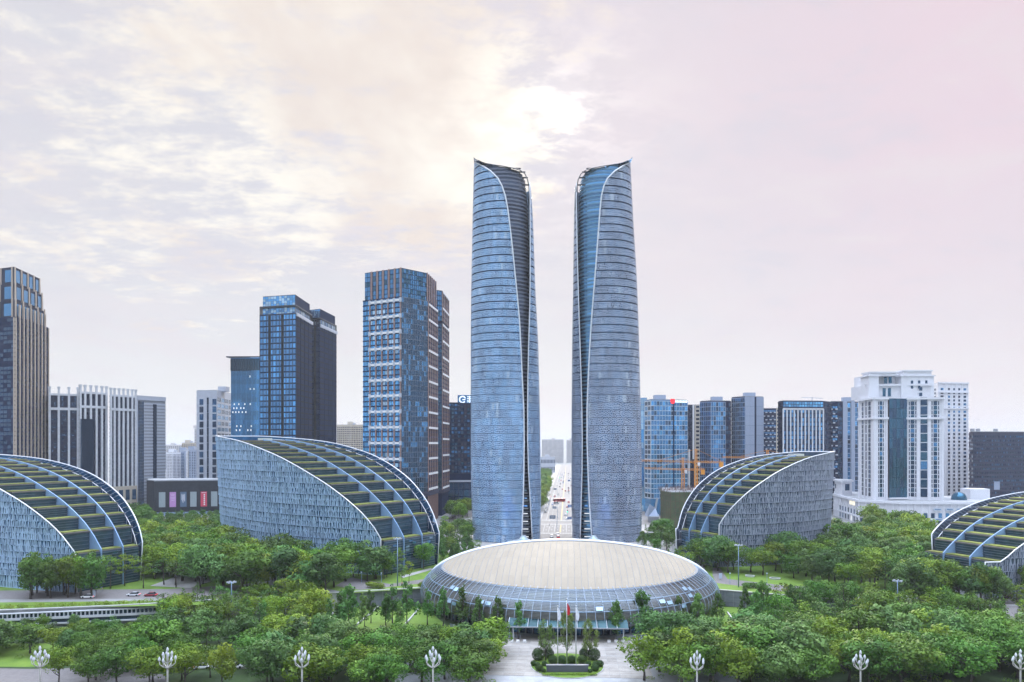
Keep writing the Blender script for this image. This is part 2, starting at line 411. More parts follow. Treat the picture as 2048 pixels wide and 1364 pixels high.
# forecourt paved slab by slab
fc = empty('forecourt', (X(1134, 225), 225, SUNK), -PHI); tag(fc, kind='structure')
quad('bed', -46, 46, -60, 27, 0.012, m_conc, fc)
m_slab = M('paving_slab', (0.33, 0.305, 0.275), 0.8, noise=0.14, nscale=0.45, coords='World', objvar=0.11)
slab = mesh('slab', CUBE_V, CUBE_F, m_slab)
for i in range(-8, 8):
    for j in range(-8, 6):
        obj('paving_slab', slab, fc, ((i + .5) * 2.9, j * 3.0 + 3.2, 0.05), (0, 0, 0), (2.84, 2.9, 0.06))
for j in (-20.8, -11.8, -2.8, 6.2): box('paving_band', (0, j + 1.5, 0.056), (46.4, 0.24, 0.06), m_cope, fc)
# ------------------------------------------------------------------ twin towers
def lattice_mat(name, bar, glass_a, glass_b, seed):
    m = bpy.data.materials.new(name); m.use_nodes = True; t = m.node_tree; b = t.nodes['Principled BSDF']
    uv = t.nodes.new('ShaderNodeUVMap')
    vo = t.nodes.new('ShaderNodeTexVoronoi'); vo.voronoi_dimensions = '2D'; vo.feature = 'DISTANCE_TO_EDGE'
    vo.inputs['Scale'].default_value = 0.88; t.links.new(uv.outputs[0], vo.inputs['Vector'])
    r = t.nodes.new('ShaderNodeMapRange'); r.inputs[1].default_value = 0.11; r.inputs[2].default_value = 0.17
    t.links.new(vo.outputs['Distance'], r.inputs[0])
    # bays of glass behind the screen: some with pale blinds
    mp = t.nodes.new('ShaderNodeMapping'); mp.inputs['Scale'].default_value = (0.7, 1 / 4.5, 1); mp.inputs['Location'].default_value = (seed, 0.02, 0)
    t.links.new(uv.outputs[0], mp.inputs[0])
    fl = t.nodes.new('ShaderNodeVectorMath'); fl.operation = 'FLOOR'; t.links.new(mp.outputs[0], fl.inputs[0])
    wn_ = t.nodes.new('ShaderNodeTexWhiteNoise'); wn_.noise_dimensions = '2D'; t.links.new(fl.outputs[0], wn_.inputs['Vector'])
    rp = t.nodes.new('ShaderNodeValToRGB'); cr = rp.color_ramp; cr.interpolation = 'CONSTANT'
    cr.elements[0].color = (*glass_a, 1); cr.elements[1].position = 0.35; cr.elements[1].color = (*glass_b, 1)
    e = cr.elements.new(0.7); e.color = tuple((x + y) / 2 for x, y in zip(glass_a, glass_b)) + (1,)
    e = cr.elements.new(0.965); e.color = (0.50, 0.60, 0.68, 1)
    t.links.new(wn_.outputs['Value'], rp.inputs[0])
    ns = t.nodes.new('ShaderNodeTexNoise'); ns.noise_dimensions = '2D'; ns.inputs['Scale'].default_value = 0.08; t.links.new(uv.outputs[0], ns.inputs['Vector'])
    mx = t.nodes.new('ShaderNodeMix'); mx.data_type = 'RGBA'; mx.inputs[6].default_value = (*bar, 1)
    t.links.new(rp.outputs[0], mx.inputs[7]); t.links.new(r.outputs[0], mx.inputs[0])
    hv = t.nodes.new('ShaderNodeHueSaturation'); r3 = t.nodes.new('ShaderNodeMapRange'); r3.inputs[1].default_value = 0.3; r3.inputs[2].default_value = 0.7
    r3.inputs[3].default_value = 0.85; r3.inputs[4].default_value = 1.12; t.links.new(ns.outputs['Fac'], r3.inputs[0]); t.links.new(r3.outputs[0], hv.inputs['Value'])
    t.links.new(mx.outputs[2], hv.inputs['Color']); t.links.new(hv.outputs[0], b.inputs['Base Color'])
    mt = t.nodes.new('ShaderNodeMath'); mt.operation = 'MULTIPLY'; mt.inputs[1].default_value = 0.55; t.links.new(r.outputs[0], mt.inputs[0])
    t.links.new(mt.outputs[0], b.inputs['Metallic'])
    rr = t.nodes.new('ShaderNodeMapRange'); rr.inputs[3].default_value = 0.5; rr.inputs[4].default_value = 0.16; t.links.new(r.outputs[0], rr.inputs[0])
    t.links.new(rr.outputs[0], b.inputs['Roughness'])
    return m

TY = 450.0; DEPTH = 0.9
YT = [(326, 0), (360, 0), (440, 0), (580, 0), (700, 0), (900, 0), (1000, 0), (1090, 0)]
def twin(name, label, Lpx, Rpx, e1, e2, top, mirror, glass_a, glass_b, seed):
    """Lpx/Rpx: silhouettes (row, px); e1/e2: the two shells' free edges (row, px); top: rounded crown line (row, px of the free side)"""
    zf = lambda y: Z(y, TY)
    def tab(pts):
        pts = sorted((zf(y), X(p, TY)) for y, p in pts); return pchip([a for a, _ in pts], [b for _, b in pts])
    fl, fr = tab(Lpx), tab(Rpx)
    def tab3(pts, inset=0.0):
        """like tab, for lines that lie on the front of the oval: solve for their real depth"""
        o_ = []
        for y, p in pts:
            Yd = TY
            for _ in range(12):
                z, x = Z(y, Yd), X(p, Yd); a = (fr(z) - fl(z)) / 2; c = (fr(z) + fl(z)) / 2
                q = max(-1, min(1, (x - c) / a)); Yd = TY - (a - inset) * DEPTH * math.sqrt(1 - q * q)
            o_.append((z, x))
        o_.sort(); return pchip([a for a, _ in o_], [b for _, b in o_])
    f1, f2, ft = tab3(e1), tab3(e2), tab3(top, 2.0)
    cx0 = (fl(0) + fr(0)) / 2
    root = empty(name, (cx0, TY, 0), 0, label, 'skyscraper', 'twin towers on the plaza')
    mat = lattice_mat(name + '_screen', (0.46, 0.58, 0.74) if not mirror else (0.44, 0.48, 0.57), glass_a, glass_b, seed)
    sgn = -1 if not mirror else 1               # side of the tall shell
    ztop = zf(325.5)
    def ring(z, s0, s1, off, n, clampx=True):
        """points of the plan oval between angles s0..s1 (0 = towards the viewer, +90 = +x)"""
        a = (fr(z) - fl(z)) / 2; c = (fr(z) + fl(z)) / 2
        pts = []
        for k in range(n + 1):
            s = s0 + (s1 - s0) * k / n
            x = c + (a + off) * math.sin(s); y = -(a + off) * DEPTH * math.cos(s)
            if clampx:
                lim = ft(z)
                x = min(x, lim + off) if not mirror else max(x, lim - off)
            pts.append((x - cx0, y, z))
        return pts
    def ang(z, x):
        a = (fr(z) - fl(z)) / 2; c = (fr(z) + fl(z)) / 2
        return math.asin(max(-1, min(1, (x - c) / a)))
    def band(nm, rows, mt, s_of, off, parent, n=28, uv=True, clampx=False):
        vs_ = []; u_ = []
        for z in rows:
            s0, s1 = s_of(z); rg = ring(z, s0, s1, off, n, clampx); vs_ += rg
            a = (fr(z) - fl(z)) / 2
            u_ += [((s0 + (s1 - s0) * k / n) * 23.0, z) for k in range(n + 1)]
        m_ = n + 1
        fs = [(r * m_ + k, r * m_ + k + 1, (r + 1) * m_ + k + 1, (r + 1) * m_ + k) for r in range(len(rows) - 1) for k in range(n)]
        me = mesh(nm, vs_, fs, mt, True)
        if uv:
            l = me.uv_layers.new(name='UVMap')
            for lp in me.loops: l.data[lp.index].uv = u_[lp.vertex_index]
        return obj(nm, me, parent)
    lim1 = math.radians(168)
    big_s = (lambda z: (-lim1, ang(z, f1(z)))) if not mirror else (lambda z: (ang(z, f1(z)), lim1))
    sml_s = (lambda z: (ang(z, f2(z)), lim1)) if not mirror else (lambda z: (-lim1, ang(z, f2(z))))
    H = 4.5; n_st = int((ztop - 1) / H)
    shell1 = empty('tall_screen'); shell1.parent = root
    shell2 = empty('short_screen'); shell2.parent = root
    zt2 = zf(400)                                # the short shell rounds off below the crown
    for k in range(n_st + 1):
        z0 = k * H + 0.2; up = min(1, max(0, (z0 - 75) / 60)); z1 = z0 + H - (0.22 + 0.5 * up)
        z1 = min(z1, ztop - 0.3)
        if z1 - z0 < 0.5: continue
        rows = [z0, (z0 + z1) / 2, z1]
        band('screen_band', rows, mat, big_s, 0.9, shell1)
        if z1 < zf(368): band('screen_band', rows, mat, sml_s, 0.9, shell2, 18, clampx=True)
    # ledges that close each band (dark belts between)
    zs = list(np.linspace(0.0, ztop - 0.6, 60))
    band('backing', zs, m_gdark, big_s, 0.25, shell1, 28, False)
    band('backing', [z for z in zs if z < zf(366)], m_gdark, sml_s, 0.25, shell2, 18, False, True)
    # core: storeys of louvred glass
    core = empty('core'); core.parent = root
    m_lou = M('tower_louvre_' + str(mirror), (0.15, 0.17, 0.22) if not mirror else (0.13, 0.27, 0.42), 0.4, 0.35, noise=0.15, nscale=0.3)
    m_cg = glass_mat('core_glass_' + str(mirror), (0.06, 0.085, 0.13) if not mirror else (0.13, 0.34, 0.56), var=0.5)
    front = lambda z: (math.radians(-75), math.radians(86)) if not mirror else (math.radians(-86), math.radians(75))
    zk = 0.0; h2 = 2.25
    zct = ztop - 0.8
    while zk < zct - 1:
        offc = -1.9
        z1 = min(zk + h2, zct)
        band('storey_glass', [zk, min(zk + h2 * 0.62, zct)], m_cg, front, offc - 0.1, core, 10, False, True)
        band('storey_louvre', [zk + h2 * 0.55, z1], m_lou, front, offc + 0.15, core, 10, False, True)
        zk += h2
    band('inner_wall', list(np.linspace(0, ztop - 3, 80)), m_gdark, lambda z: (math.radians(-179), math.radians(180)), -2.6, core, 40, False, True)
    roofz = zf(336); band_pts = ring(roofz, -math.pi, math.pi * 0.95, -2.7, 30, True)
    obj('roof_deck', mesh('roof_deck', band_pts, [tuple(range(len(band_pts)))], m_conc), core)
    # white edge trims
    def edge(nm, fx, ys, off, r, parent):
        pts = []
        for y in ys:
            z = zf(y); s = ang(z, fx(z)); p = ring(z, s, s, off, 1, False)[0]; pts.append(p)
        mb = MB(); mb.tube(pts, r, 6); return mb.build(nm, m_rim, parent, True)
    edge('edge_trim', f1, [326, 330, 338, 348, 360, 375, 390, 410, 440, 480, 520, 560, 600, 650, 700, 760, 820, 880, 940, 1000, 1050, 1088], 1.0, 0.42, shell1)
    edge('edge_trim', f2, [372, 400, 440, 500, 560, 620, 700, 760, 820, 880, 940, 1000, 1050, 1088], 1.0, 0.34, shell2)
    # outer edge line of the tall shell on the skyline
    # crown: rounded open frame from the tip over the roof to the short side
    crown = empty('crown'); crown.parent = root
    cz = [y for y in (327, 329, 332, 336, 341, 348, 358, 372, 392, 420, 450)]
    rail = []
    tipx = X(952 if not mirror else 1257, TY)
    tp = sorted(top); line = [(tipx, ztop)] + [(X(p, TY), zf(y)) for y, p in tp[1:9]]
    m_crown = M('crown_frame', (0.33, 0.30, 0.30), 0.45, 0.4, noise=0.1)
    for yo in (-13.5, -6.0, 1.0, 8.0):
        pts = []
        for x, z in line:
            a = (fr(z) - fl(z)) / 2; c = (fr(z) + fl(z)) / 2
            q = max(0.0, 1 - ((x - c) / (a + 0.8)) ** 2)
            yy = max(-1, min(1, yo / (a * DEPTH * math.sqrt(q) + 1e-6))) * (a * DEPTH * math.sqrt(q))
            pts.append(((x) * (TY + yy) / TY - cx0, yy, CAMH + (z - CAMH) * (TY + yy) / TY))
        mb = MB(); mb.tube(pts, 0.33, 6); mb.build('crown_rail', m_crown, crown, True); rail.append(pts)
    for k in range(1, len(line)):
        for f_ in (0.0, 0.5):
            mb = MB()
            for j in range(3):
                a = Vector(rail[j][k]) * (1 - f_) + Vector(rail[j][k - 1]) * f_; b = Vector(rail[j + 1][k]) * (1 - f_) + Vector(rail[j + 1][k - 1]) * f_
                if (a - b).length > 0.2: mb.bar(a, b, 0.25)
            if mb.v: mb.build('crown_strut', m_crown, crown)
    # roof skin of bronze louvres stretched between the rails
    m_skin = M('crown_skin', (0.34, 0.24, 0.18), 0.45, 0.5, noise=0.2, nscale=0.4)
    for k in range(1, 6):
        for j in range(3):
            q = [Vector(rail[j][k - 1]), Vector(rail[j][k]), Vector(rail[j + 1][k]), Vector(rail[j + 1][k - 1])]
            if (q[1] - q[2]).length < .2: continue
            cq = sum(q, Vector()) / 4; q = [cq + (p_ - cq) * .93 - Vector((0, 0, .25)) for p_ in q]
            obj('crown_panel', mesh('crown_panel', q, [(0, 1, 2, 3)], m_skin), crown)
    # hangers from the crown to the core's end wall
    for k in range(4, 8):
        x, z = line[k]
        d = -4.5 if not mirror else 4.5
        mb = MB(); mb.bar((x - cx0, -6, z - 1.2), (x - cx0 + d, -7, z - 1.4), 1.2, 0.5); mb.build('roof_balcony', m_dark, crown)
    # louvre vents low on the slot
    sl = empty('entrance_slot'); sl.parent = root
    for k in range(7):
        z = 3 + k * 4.5; s = (ang(z, f1(z)) + ang(z, f2(z))) / 2
        p = ring(z, s, s, -1.2, 1, False)[0]
        box('lit_ceiling', (p[0], p[1], z), (4.2 - 0.25 * k, 0.3, 0.5), m_lit if k < 4 else m_gpale, sl)
        box('floor_edge', (p[0], p[1] + 0.3, z - 1.6), (5.2 - 0.3 * k, 0.4, 0.35), m_cope, sl)
    return root, cx0

ta, tax = twin('screened_skyscraper', 'tall skyscraper in grey-blue lattice screen, its sharp tip on the side towards the brick-striped tower',
     [(326, 951), (360, 950), (440, 948), (580, 945.5), (700, 944.5), (900, 944.5), (1000, 946), (1090, 950)],
     [(326, 1058), (360, 1059), (440, 1063), (580, 1068), (700, 1074), (900, 1078), (1000, 1079), (1090, 1077)],
     [(326, 952.5), (335, 971), (345, 985), (357, 996), (370, 1003), (400, 1012), (460, 1020), (560, 1030), (650, 1038), (740, 1042), (850, 1046.5), (950, 1046), (1020, 1044), (1060, 1042.5), (1090, 1041)],
     [(326, 1054), (400, 1057), (500, 1057.5), (600, 1057), (700, 1054.5), (800, 1053), (880, 1053), (950, 1055), (1000, 1058), (1060, 1061), (1090, 1062.5)],
     [(325, 955), (326.5, 969), (331, 1000), (336, 1027), (340.6, 1041), (347.6, 1050), (358.7, 1055), (373, 1058), (420, 1062), (600, 1072), (900, 1082), (1090, 1082)],
     False, (0.025, 0.11, 0.25), (0.09, 0.31, 0.58), 3.0)
tb, tbx = twin('screened_skyscraper', 'tall skyscraper in grey lattice screen with bright blue glass slot, beside the construction cranes',
     [(326, 1154), (360, 1153), (440, 1151), (580, 1149), (700, 1147), (900, 1146), (1000, 1146), (1090, 1148)],
     [(326, 1257.5), (360, 1259), (440, 1263), (580, 1271), (700, 1275), (900, 1279), (1000, 1280), (1090, 1279)],
     [(326, 1256.5), (335, 1240), (345, 1226), (360, 1213), (375, 1207), (400, 1202), (440, 1199), (540, 1192), (660, 1183), (760, 1178), (850, 1175.5), (950, 1178), (1020, 1181), (1060, 1184), (1090, 1187)],
     [(326, 1158), (400, 1156), (500, 1157.5), (600, 1160), (700, 1163), (800, 1166), (880, 1167), (950, 1166.5), (1000, 1165), (1060, 1163.5), (1090, 1163)],
     [(325, 1255), (326.5, 1241), (331, 1211), (336, 1184), (340.6, 1171), (347.6, 1162), (358.7, 1156.5), (373, 1154), (420, 1150), (600, 1145), (900, 1142), (1090, 1142)],
     True, (0.03, 0.075, 0.15), (0.085, 0.20, 0.36), 9.0)

# flared glass canopies at the tower entrances
for px, lab in ((1047, 'low flared glass canopy at the foot of the skyscraper with darker slot'), (1187, 'low flared glass canopy at the foot of the skyscraper with bright blue slot')):
    c = empty('glass_canopy', (X(px, 418), 418, 0), 0, lab, 'canopy')
    n = 20; prof = [(1.0, 6.2), (1.6, 5.0), (2.8, 3.9), (4.6, 3.1), (7.0, 2.6), (8.8, 2.4)]
    mb = MB(); mb.lathe(prof, n=n); mb.build('glass_skin', glass_mat('canopy_glass', (0.35, 0.5, 0.55), metal=0.4, var=0.1), c, True)
    for j in range(n):
        a = 2 * math.pi * j / n; mb = MB(); mb.tube([(r * math.cos(a), r * math.sin(a), z + .06) for r, z in prof], 0.09, 5); mb.build('rib', m_alu, c)
    mb = MB(); mb.tube([(8.8 * math.cos(2 * math.pi * j / 32), 8.8 * math.sin(2 * math.pi * j / 32), 2.4) for j in range(33)], 0.16, 6); mb.build('edge_ring', m_rim, c)
    for j in range(6):
        a = 2 * math.pi * (j + .5) / 6; mb = MB(); mb.tube([(6 * math.cos(a), 6 * math.sin(a), 0), (6.6 * math.cos(a), 6.6 * math.sin(a), 2.6)], 0.15, 6); mb.build('post', m_alu, c)
# ------------------------------------------------------------------ crescent office buildings with planted terraces
m_fin  = M('terrace_fin', (0.21, 0.35, 0.56), 0.55, noise=0.10, nscale=0.5)
m_rise = M('terrace_glazing', (0.055, 0.12, 0.165), 0.25, 0.4, noise=0.3, nscale=0.4)
m_slat = M('terrace_slat', (0.10, 0.15, 0.20), 0.5, 0.3, noise=0.15, nscale=0.4)
m_sod  = M('roof_lawn', (0.075, 0.115, 0.016), 0.95, c2=(0.25, 0.25, 0.05), noise=0.1, nscale=0.5, coords='World', bump=0.3, objvar=0.3)
m_ter  = M('terrace_edge', (0.16, 0.15, 0.15), 0.8, noise=0.15, nscale=0.5)
m_shell = M('crescent_shell_glass', (0.03, 0.13, 0.27), 0.25, 0.5, noise=0.4, nscale=0.25)
m_blugy0 = M('rail_post_paint', (0.30, 0.36, 0.45), 0.5, 0.2)
PROF = pchip([0, .03, .097, .245, .49, .75, 1.0], [0, .13, .31, .56, .81, .945, 1.0])

def bez(p0, p1, p2, t): return p0 * (1 - t) ** 2 + p1 * 2 * t * (1 - t) + p2 * t ** 2

def crescent(label, N0, Nc, Nn, F0, Fc, Fn, z0, z1, steps, barcol, base=0.0, seed=1, shell_mat=m_shell):
    """N*: near wall front end / control / nose end; F*: the same for the far wall (plan); z0, z1: roof at the front and at the nose"""
    rnd = random.Random(seed)
    N0, Nc, Nn, F0, Fc, Fn = map(Vector, (N0, Nc, Nn, F0, Fc, Fn))
    org = (N0 + F0) / 2; tip = (Nn + Fn) / 2
    ax = (tip - org); Ln = ax.length; ax.normalize()
    root = empty('crescent_building', (org.x, org.y, base), 0, label, 'office building', 'crescent buildings with stepped green roofs')
    smax = max((p - org).dot(ax) for p in (Nn, Fn)) + 2.0
    def H(p):  # roof height over a plan point
        return z0 + (z1 - z0) * PROF(max(0.0, (p - org).dot(ax) / smax))
    # outline of the shell: near wall, rounded nose, far wall
    near = [bez(N0, Nc, Nn, i / 40) for i in range(41)]
    far = [bez(F0, Fc, Fn, i / 40) for i in range(41)]
    nose = []
    bulge = ax * (Fn - Nn).length * 0.62
    for i in range(1, 10):
        t = i / 10; nose.append(Nn * (1 - t) + Fn * t + bulge * math.sin(math.pi * t))
    out = near + nose + far[::-1]
    nn = len(out)
    nrm_ = []
    for i in range(nn):
        d = (out[min(i + 1, nn - 1)] - out[max(i - 1, 0)]).normalized(); nv = Vector((-d.y, d.x))
        cc = (org + tip) / 2
        if nv.dot(out[i] - cc) < 0: nv = -nv
        nrm_.append(nv)
    arc = [0.0]
    for i in range(1, nn): arc.append(arc[-1] + (out[i] - out[i - 1]).length)
    lo = lambda p, z: (p.x - org.x, p.y - org.y, z)
    shell = empty('shell'); shell.parent = root
    BH = 4.9; nb = int(math.ceil(z1 / BH))
    m_bar = M('shell_bar_' + label[:20], barcol, 0.5, 0.15, noise=0.12, nscale=0.3)
    def at(s, z, extra=0.0):
        """point on the shell s metres along the outline"""
        i = int(min(max(np.searchsorted(arc, s) - 1, 0), nn - 2)); t = (s - arc[i]) / (arc[i + 1] - arc[i])
        p = out[i].lerp(out[i + 1], t); nv = nrm_[i].lerp(nrm_[i + 1], t)
        return p, nv
    for b in range(nb):
        zb, zt = b * BH, (b + 1) * BH - 0.12
        off = 0.25 + 0.26 * b
        vs_ = []; fs = []; last = None
        for i in range(nn):
            h = H(out[i]) + 0.2; t_ = min(zt, h)
            if t_ <= zb + 0.05: last = None; continue
            p = out[i] + nrm_[i] * off
            q = out[i] + nrm_[i] * (off + 0.10)
            k = len(vs_); vs_ += [lo(p, zb), lo(q, t_)]
            if last is not None: fs.append((last, k, k + 1, last + 1))
            last = k
        if not fs: continue
        bd = obj('cladding_band', mesh('cladding_band', vs_, fs, shell_mat, True), shell)
        # slanting bars in front of the glass
        mb = MB(); s = 0.2
        while s < arc[-1] - 0.3:
            p, nv = at(s, 0); h = H(p) + 0.2
            sp = 0.82
            if h > zb + 0.6:
                for half in (0, 1):
                    d = rnd.uniform(-0.6, 0.6); ln = rnd.uniform(0.38, 0.62) * BH
                    za = zb + half * BH * .46 + rnd.uniform(-.1, .35); zc = min(za + ln, min(zt, h))
                    if zc < za + 0.4: continue
                    p2, nv2 = at(min(max(s + d, 0.1), arc[-1] - 0.1), 0)
                    a = p + nv * (off + 0.22); c = p2 + nv2 * (off + 0.30)
                    wv = Vector((-nv.y, nv.x)) * rnd.uniform(0.10, 0.19)
                    av, cv = Vector(lo(a, za)), Vector(lo(c, zc)); w3 = Vector((wv.x, wv.y, 0)); n3 = Vector((nv.x, nv.y, 0)) * 0.12
                    mb.add([av - w3, av + w3, cv + w3, cv - w3, av - w3 - n3, av + w3 - n3, cv + w3 - n3, cv - w3 - n3],
                           [(0, 1, 2, 3), (0, 4, 5, 1), (3, 2, 6, 7), (0, 3, 7, 4), (1, 5, 6, 2)])
            s += sp * rnd.uniform(0.5, 1.5) * 0.66
        # slim rail at the foot of the band
        last = None
        for i in range(nn):
            if H(out[i]) + .1 < zb + 0.15: last = None; continue
            p = Vector(lo(out[i] + nrm_[i] * (off + 0.2), zb + 0.08))
            if last is not None: mb.bar(last, p, 0.22, 0.14)
            last = p
        if mb.v:
            o = mb.build('cladding_bars', m_bar, bd); o['kind'] = 'stuff'
    # white rim along the whole shell edge and down its two free ends
    toff = lambda i, h: nrm_[i] * (0.35 + 0.26 * h / BH)
    pts = [lo(near[0] + toff(0, 0), 0), lo(near[0] + toff(0, z0), z0 * 0.9)]
    for i in range(nn):
        h = H(out[i]) + 0.45; pts.append(lo(out[i] + toff(i, h), h))
    pts += [lo(far[0] + toff(nn - 1, z0), z0 * 0.9), lo(far[0] + toff(nn - 1, 0), 0)]
    mb = MB(); mb.tube(pts, 0.25, 6); mb.build('rim', m_rim, shell, True)
    # inner rail and posts on the far side
    ipts = []
    for i in range(41):
        p = far[i]; h = H(p) - 0.9; k = nn - 1 - i
        ipts.append(Vector(lo(p - nrm_[k] * 1.0, h)))
    mb = MB(); mb.tube(ipts, 0.14, 6); mb.build('inner_rail', m_rim, shell, True)
    for i in range(0, 36, 1):
        k = nn - 1 - i
        a = ipts[i]; b_ = Vector(pts[2 + nn - 1 - i])
        mb = MB(); mb.bar(a, b_, 0.10); mb.bar(a, a - Vector((0, 0, min(5.5, a.z * .5))), 0.16); mb.build('rail_post', m_blugy0, shell)
    # terraces: steps across the slope, three lanes split by two fins
    s_tab = np.linspace(0, 1, 400); z_tab = [z0 + (z1 - z0) * PROF(s) for s in s_tab]
    S = [0.0]
    top_s = 0.80
    for k in range(1, steps + 1):
        S.append(top_s * (k / steps) ** 1.04)
    perp = Vector((-ax.y, ax.x))
    def width_at(s):
        """near and far wall points where a line across the slope at s meets them"""
        d = s * smax
        def hit(c):
            bestp = c[0]
            for i in range(len(c) - 1):
                a = (c[i] - org).dot(ax); b = (c[i + 1] - org).dot(ax)
                if (a - d) * (b - d) <= 0 and abs(b - a) > 1e-6: return c[i].lerp(c[i + 1], (d - a) / (b - a))
            if d < (c[0] - org).dot(ax): return c[0] - ax * ((c[0] - org).dot(ax) - d)
            return c[-1]
        return hit(near), hit(far)
    lanes = (0.015, 0.36, 0.70, 0.965)
    def lanept(s, f):
        a, b = width_at(s); return a.lerp(b, f)
    for k in range(steps):
        s_a, s_b = S[k], S[k + 1]
        zf_ = z0 + (z1 - z0) * PROF(s_a) - (0.15 if k else 0.0); zu = z0 + (z1 - z0) * PROF(s_b) - 0.15
        for j in range(3):
            f0, f1 = lanes[j], lanes[j + 1]
            a, b, c, d = lanept(s_a, f0), lanept(s_a, f1), lanept(s_b, f1), lanept(s_b, f0)
            te = empty('terrace'); te.parent = root
            mb = MB(); mb.add([lo(a, zf_), lo(b, zf_), lo(c, zf_), lo(d, zf_), lo(a, zf_ - .5), lo(b, zf_ - .5)], [(0, 1, 2, 3), (0, 4, 5, 1)])
            mb.build('deck', m_ter, te)
            ins = lambda p, q, t: p.lerp(q, t)
            e1, e2 = ins(a, d, .05), ins(b, c, .05)
            g = [ins(e1, e2, .03), ins(e1, e2, .97), ins(ins(b, c, .72), ins(a, d, .72), .03), ins(ins(a, d, .72), ins(b, c, .72), .03)]
            mb = MB(); mb.prism([(p.x - org.x, p.y - org.y) for p in g], zf_ + 0.05, zf_ + 0.32 + rnd.uniform(0, .12)); mb.build('roof_lawn', m_sod, te)
            mb = MB(); mb.add([lo(d, zf_), lo(c, zf_), lo(c, zu), lo(d, zu)], [(0, 1, 2, 3)]); mb.build('glazed_riser', m_rise, te)
            mb = MB(); hgt = zu - zf_; ns = 3 if hgt < 4 else 5
            for q in range(ns):
                zz = zf_ + hgt * (q + .55) / ns
                mb.bar(Vector(lo(d, zz)) - Vector((ax.x, ax.y, 0)) * .25, Vector(lo(c, zz)) - Vector((ax.x, ax.y, 0)) * .25, 0.3, 0.16)
            o = mb.build('riser_slats', m_slat, te)
            mb = MB(); mb.bar(Vector(lo(d, zu - .15)) - Vector((ax.x, ax.y, 0)) * .3, Vector(lo(c, zu - .15)) - Vector((ax.x, ax.y, 0)) * .3, 0.7, 0.45); mb.build('parapet', m_ter, te)
    # the flat planted top behind the last step
    a, b = width_at(S[-1]); zt = z0 + (z1 - z0) * PROF(S[-1]) - 0.15
    poly = [a.lerp(b, lanes[0]), a.lerp(b, lanes[3])] + [bez(F0, Fc, Fn, t).lerp(bez(N0, Nc, Nn, t), .05) for t in (0.9, 1.0)] + [bez(N0, Nc, Nn, t).lerp(bez(F0, Fc, Fn, t), .05) for t in (1.0, 0.9)]
    poly = [p for p in poly if (p - org).dot(ax) >= S[-1] * smax - 0.1]
    mb = MB(); mb.add([lo(p, zt) for p in poly], [tuple(range(len(poly)))]); mb.build('top_lawn', m_sod, root)
    cpt = lanept(min(.88, S[-1] + .05), .5); 
    box('plant_room', lo(cpt, zt + 0.6), (7, 4, 1.2), m_alu, root, math.atan2(ax.y, ax.x))
    # fins between the lanes
    for f in lanes[1:3]:
        ss = list(np.linspace(0, S[-1], 30)); vs_ = []; fs = []
        th = Vector((perp.x, perp.y, 0)) * 0.22
        line_t = [lo(lanept(0, f) - ax * 0.6, 0)] ; 
        P_ = [lanept(s, f) for s in ss]
        tops = [Vector(lo(p - ax * 0.6 if i == 0 else p, z0 + (z1 - z0) * PROF(s) + 0.5)) for i, (s, p) in enumerate(zip(ss, P_))]
        bots = [Vector(lo(p - ax * 0.6 if i == 0 else p, 0)) for i, (s, p) in enumerate(zip(ss, P_))]
        for i in range(len(ss)):
            vs_ += [tops[i] - th, tops[i] + th, bots[i] - th, bots[i] + th]
            if i:
                o_ = 4 * (i - 1); n_ = 4 * i
                fs += [(o_, n_, n_ + 1, o_ + 1), (o_, o_ + 2, n_ + 2, n_), (o_ + 1, n_ + 1, n_ + 3, o_ + 3)]
        fs.append((0, 1, 3, 2))
        fn = obj('fin_wall', mesh('fin_wall', vs_, fs, m_fin), root)
        if abs(f - lanes[1]) < 1e-6:
            pass
    # front: three louvred bays
    for j in range(3):
        a, b = lanept(0, lanes[j]), lanept(0, lanes[j + 1])
        bay = obj('front_glazing', mesh('front_glazing', [lo(a, 0), lo(b, 0), lo(b, z0 - .4), lo(a, z0 - .4)], [(0, 1, 2, 3)], m_rise), root)
        n = 13
        for q in range(n):
            zz = (q + .7) * (z0 - 0.6) / n
            mb = MB(); mb.bar(Vector(lo(a.lerp(b, .03), zz)) - Vector((ax.x, ax.y, 0)) * .3, Vector(lo(a.lerp(b, .97), zz)) - Vector((ax.x, ax.y, 0)) * .3, 0.35, 0.18)
            mb.build('louvre', m_slat, bay)
        for q in range(5):
            u = rnd.uniform(.1, .8); zz = rnd.uniform(.3, .9) * z0
            p = a.lerp(b, u); c = Vector(lo(p, zz)) - Vector((ax.x, ax.y, 0)) * .12
            box('window', c, (2.2, .1, 1.0), m_gpale if rnd.random() < .5 else m_gmid, bay, math.atan2((b - a).y, (b - a).x))
    return root

BARB, BARG = (0.40, 0.57, 0.76), (0.36, 0.41, 0.52)
m_shell2 = M('crescent_shell_glass_grey', (0.07, 0.11, 0.17), 0.3, 0.4, noise=0.4, nscale=0.25)
crescent('pale blue barred crescent building with stepped green roof, in front of the brick-striped tower',
         (-56.5, 326), (-112, 344), (-152, 398), (-35.4, 354), (-72, 408), (-139, 424), 14.8, 61.0, 14, BARB, seed=3)
crescent('grey barred crescent building with stepped green roof, in front of the construction cranes',
         (95.6, 348), (132, 352), (157, 378), (81.9, 370), (103, 396), (148, 395), 14.8, 52.5, 12, BARG, seed=5, shell_mat=m_shell2)
crescent('pale blue barred crescent building with stepped green roof, beside the road with the red car',
         (-166.7, 288), (-225, 302), (-266, 340), (-155.5, 313), (-195, 352), (-256, 362), 14.8, 52.0, 13, BARB, seed=8)
crescent('grey barred crescent building with stepped green roof, near the ornate white stone tower',
         (174, 277), (234, 284), (272, 318), (176, 312), (210, 338), (264, 340), 13.0, 37.0, 13, BARG, seed=9, shell_mat=m_shell2)
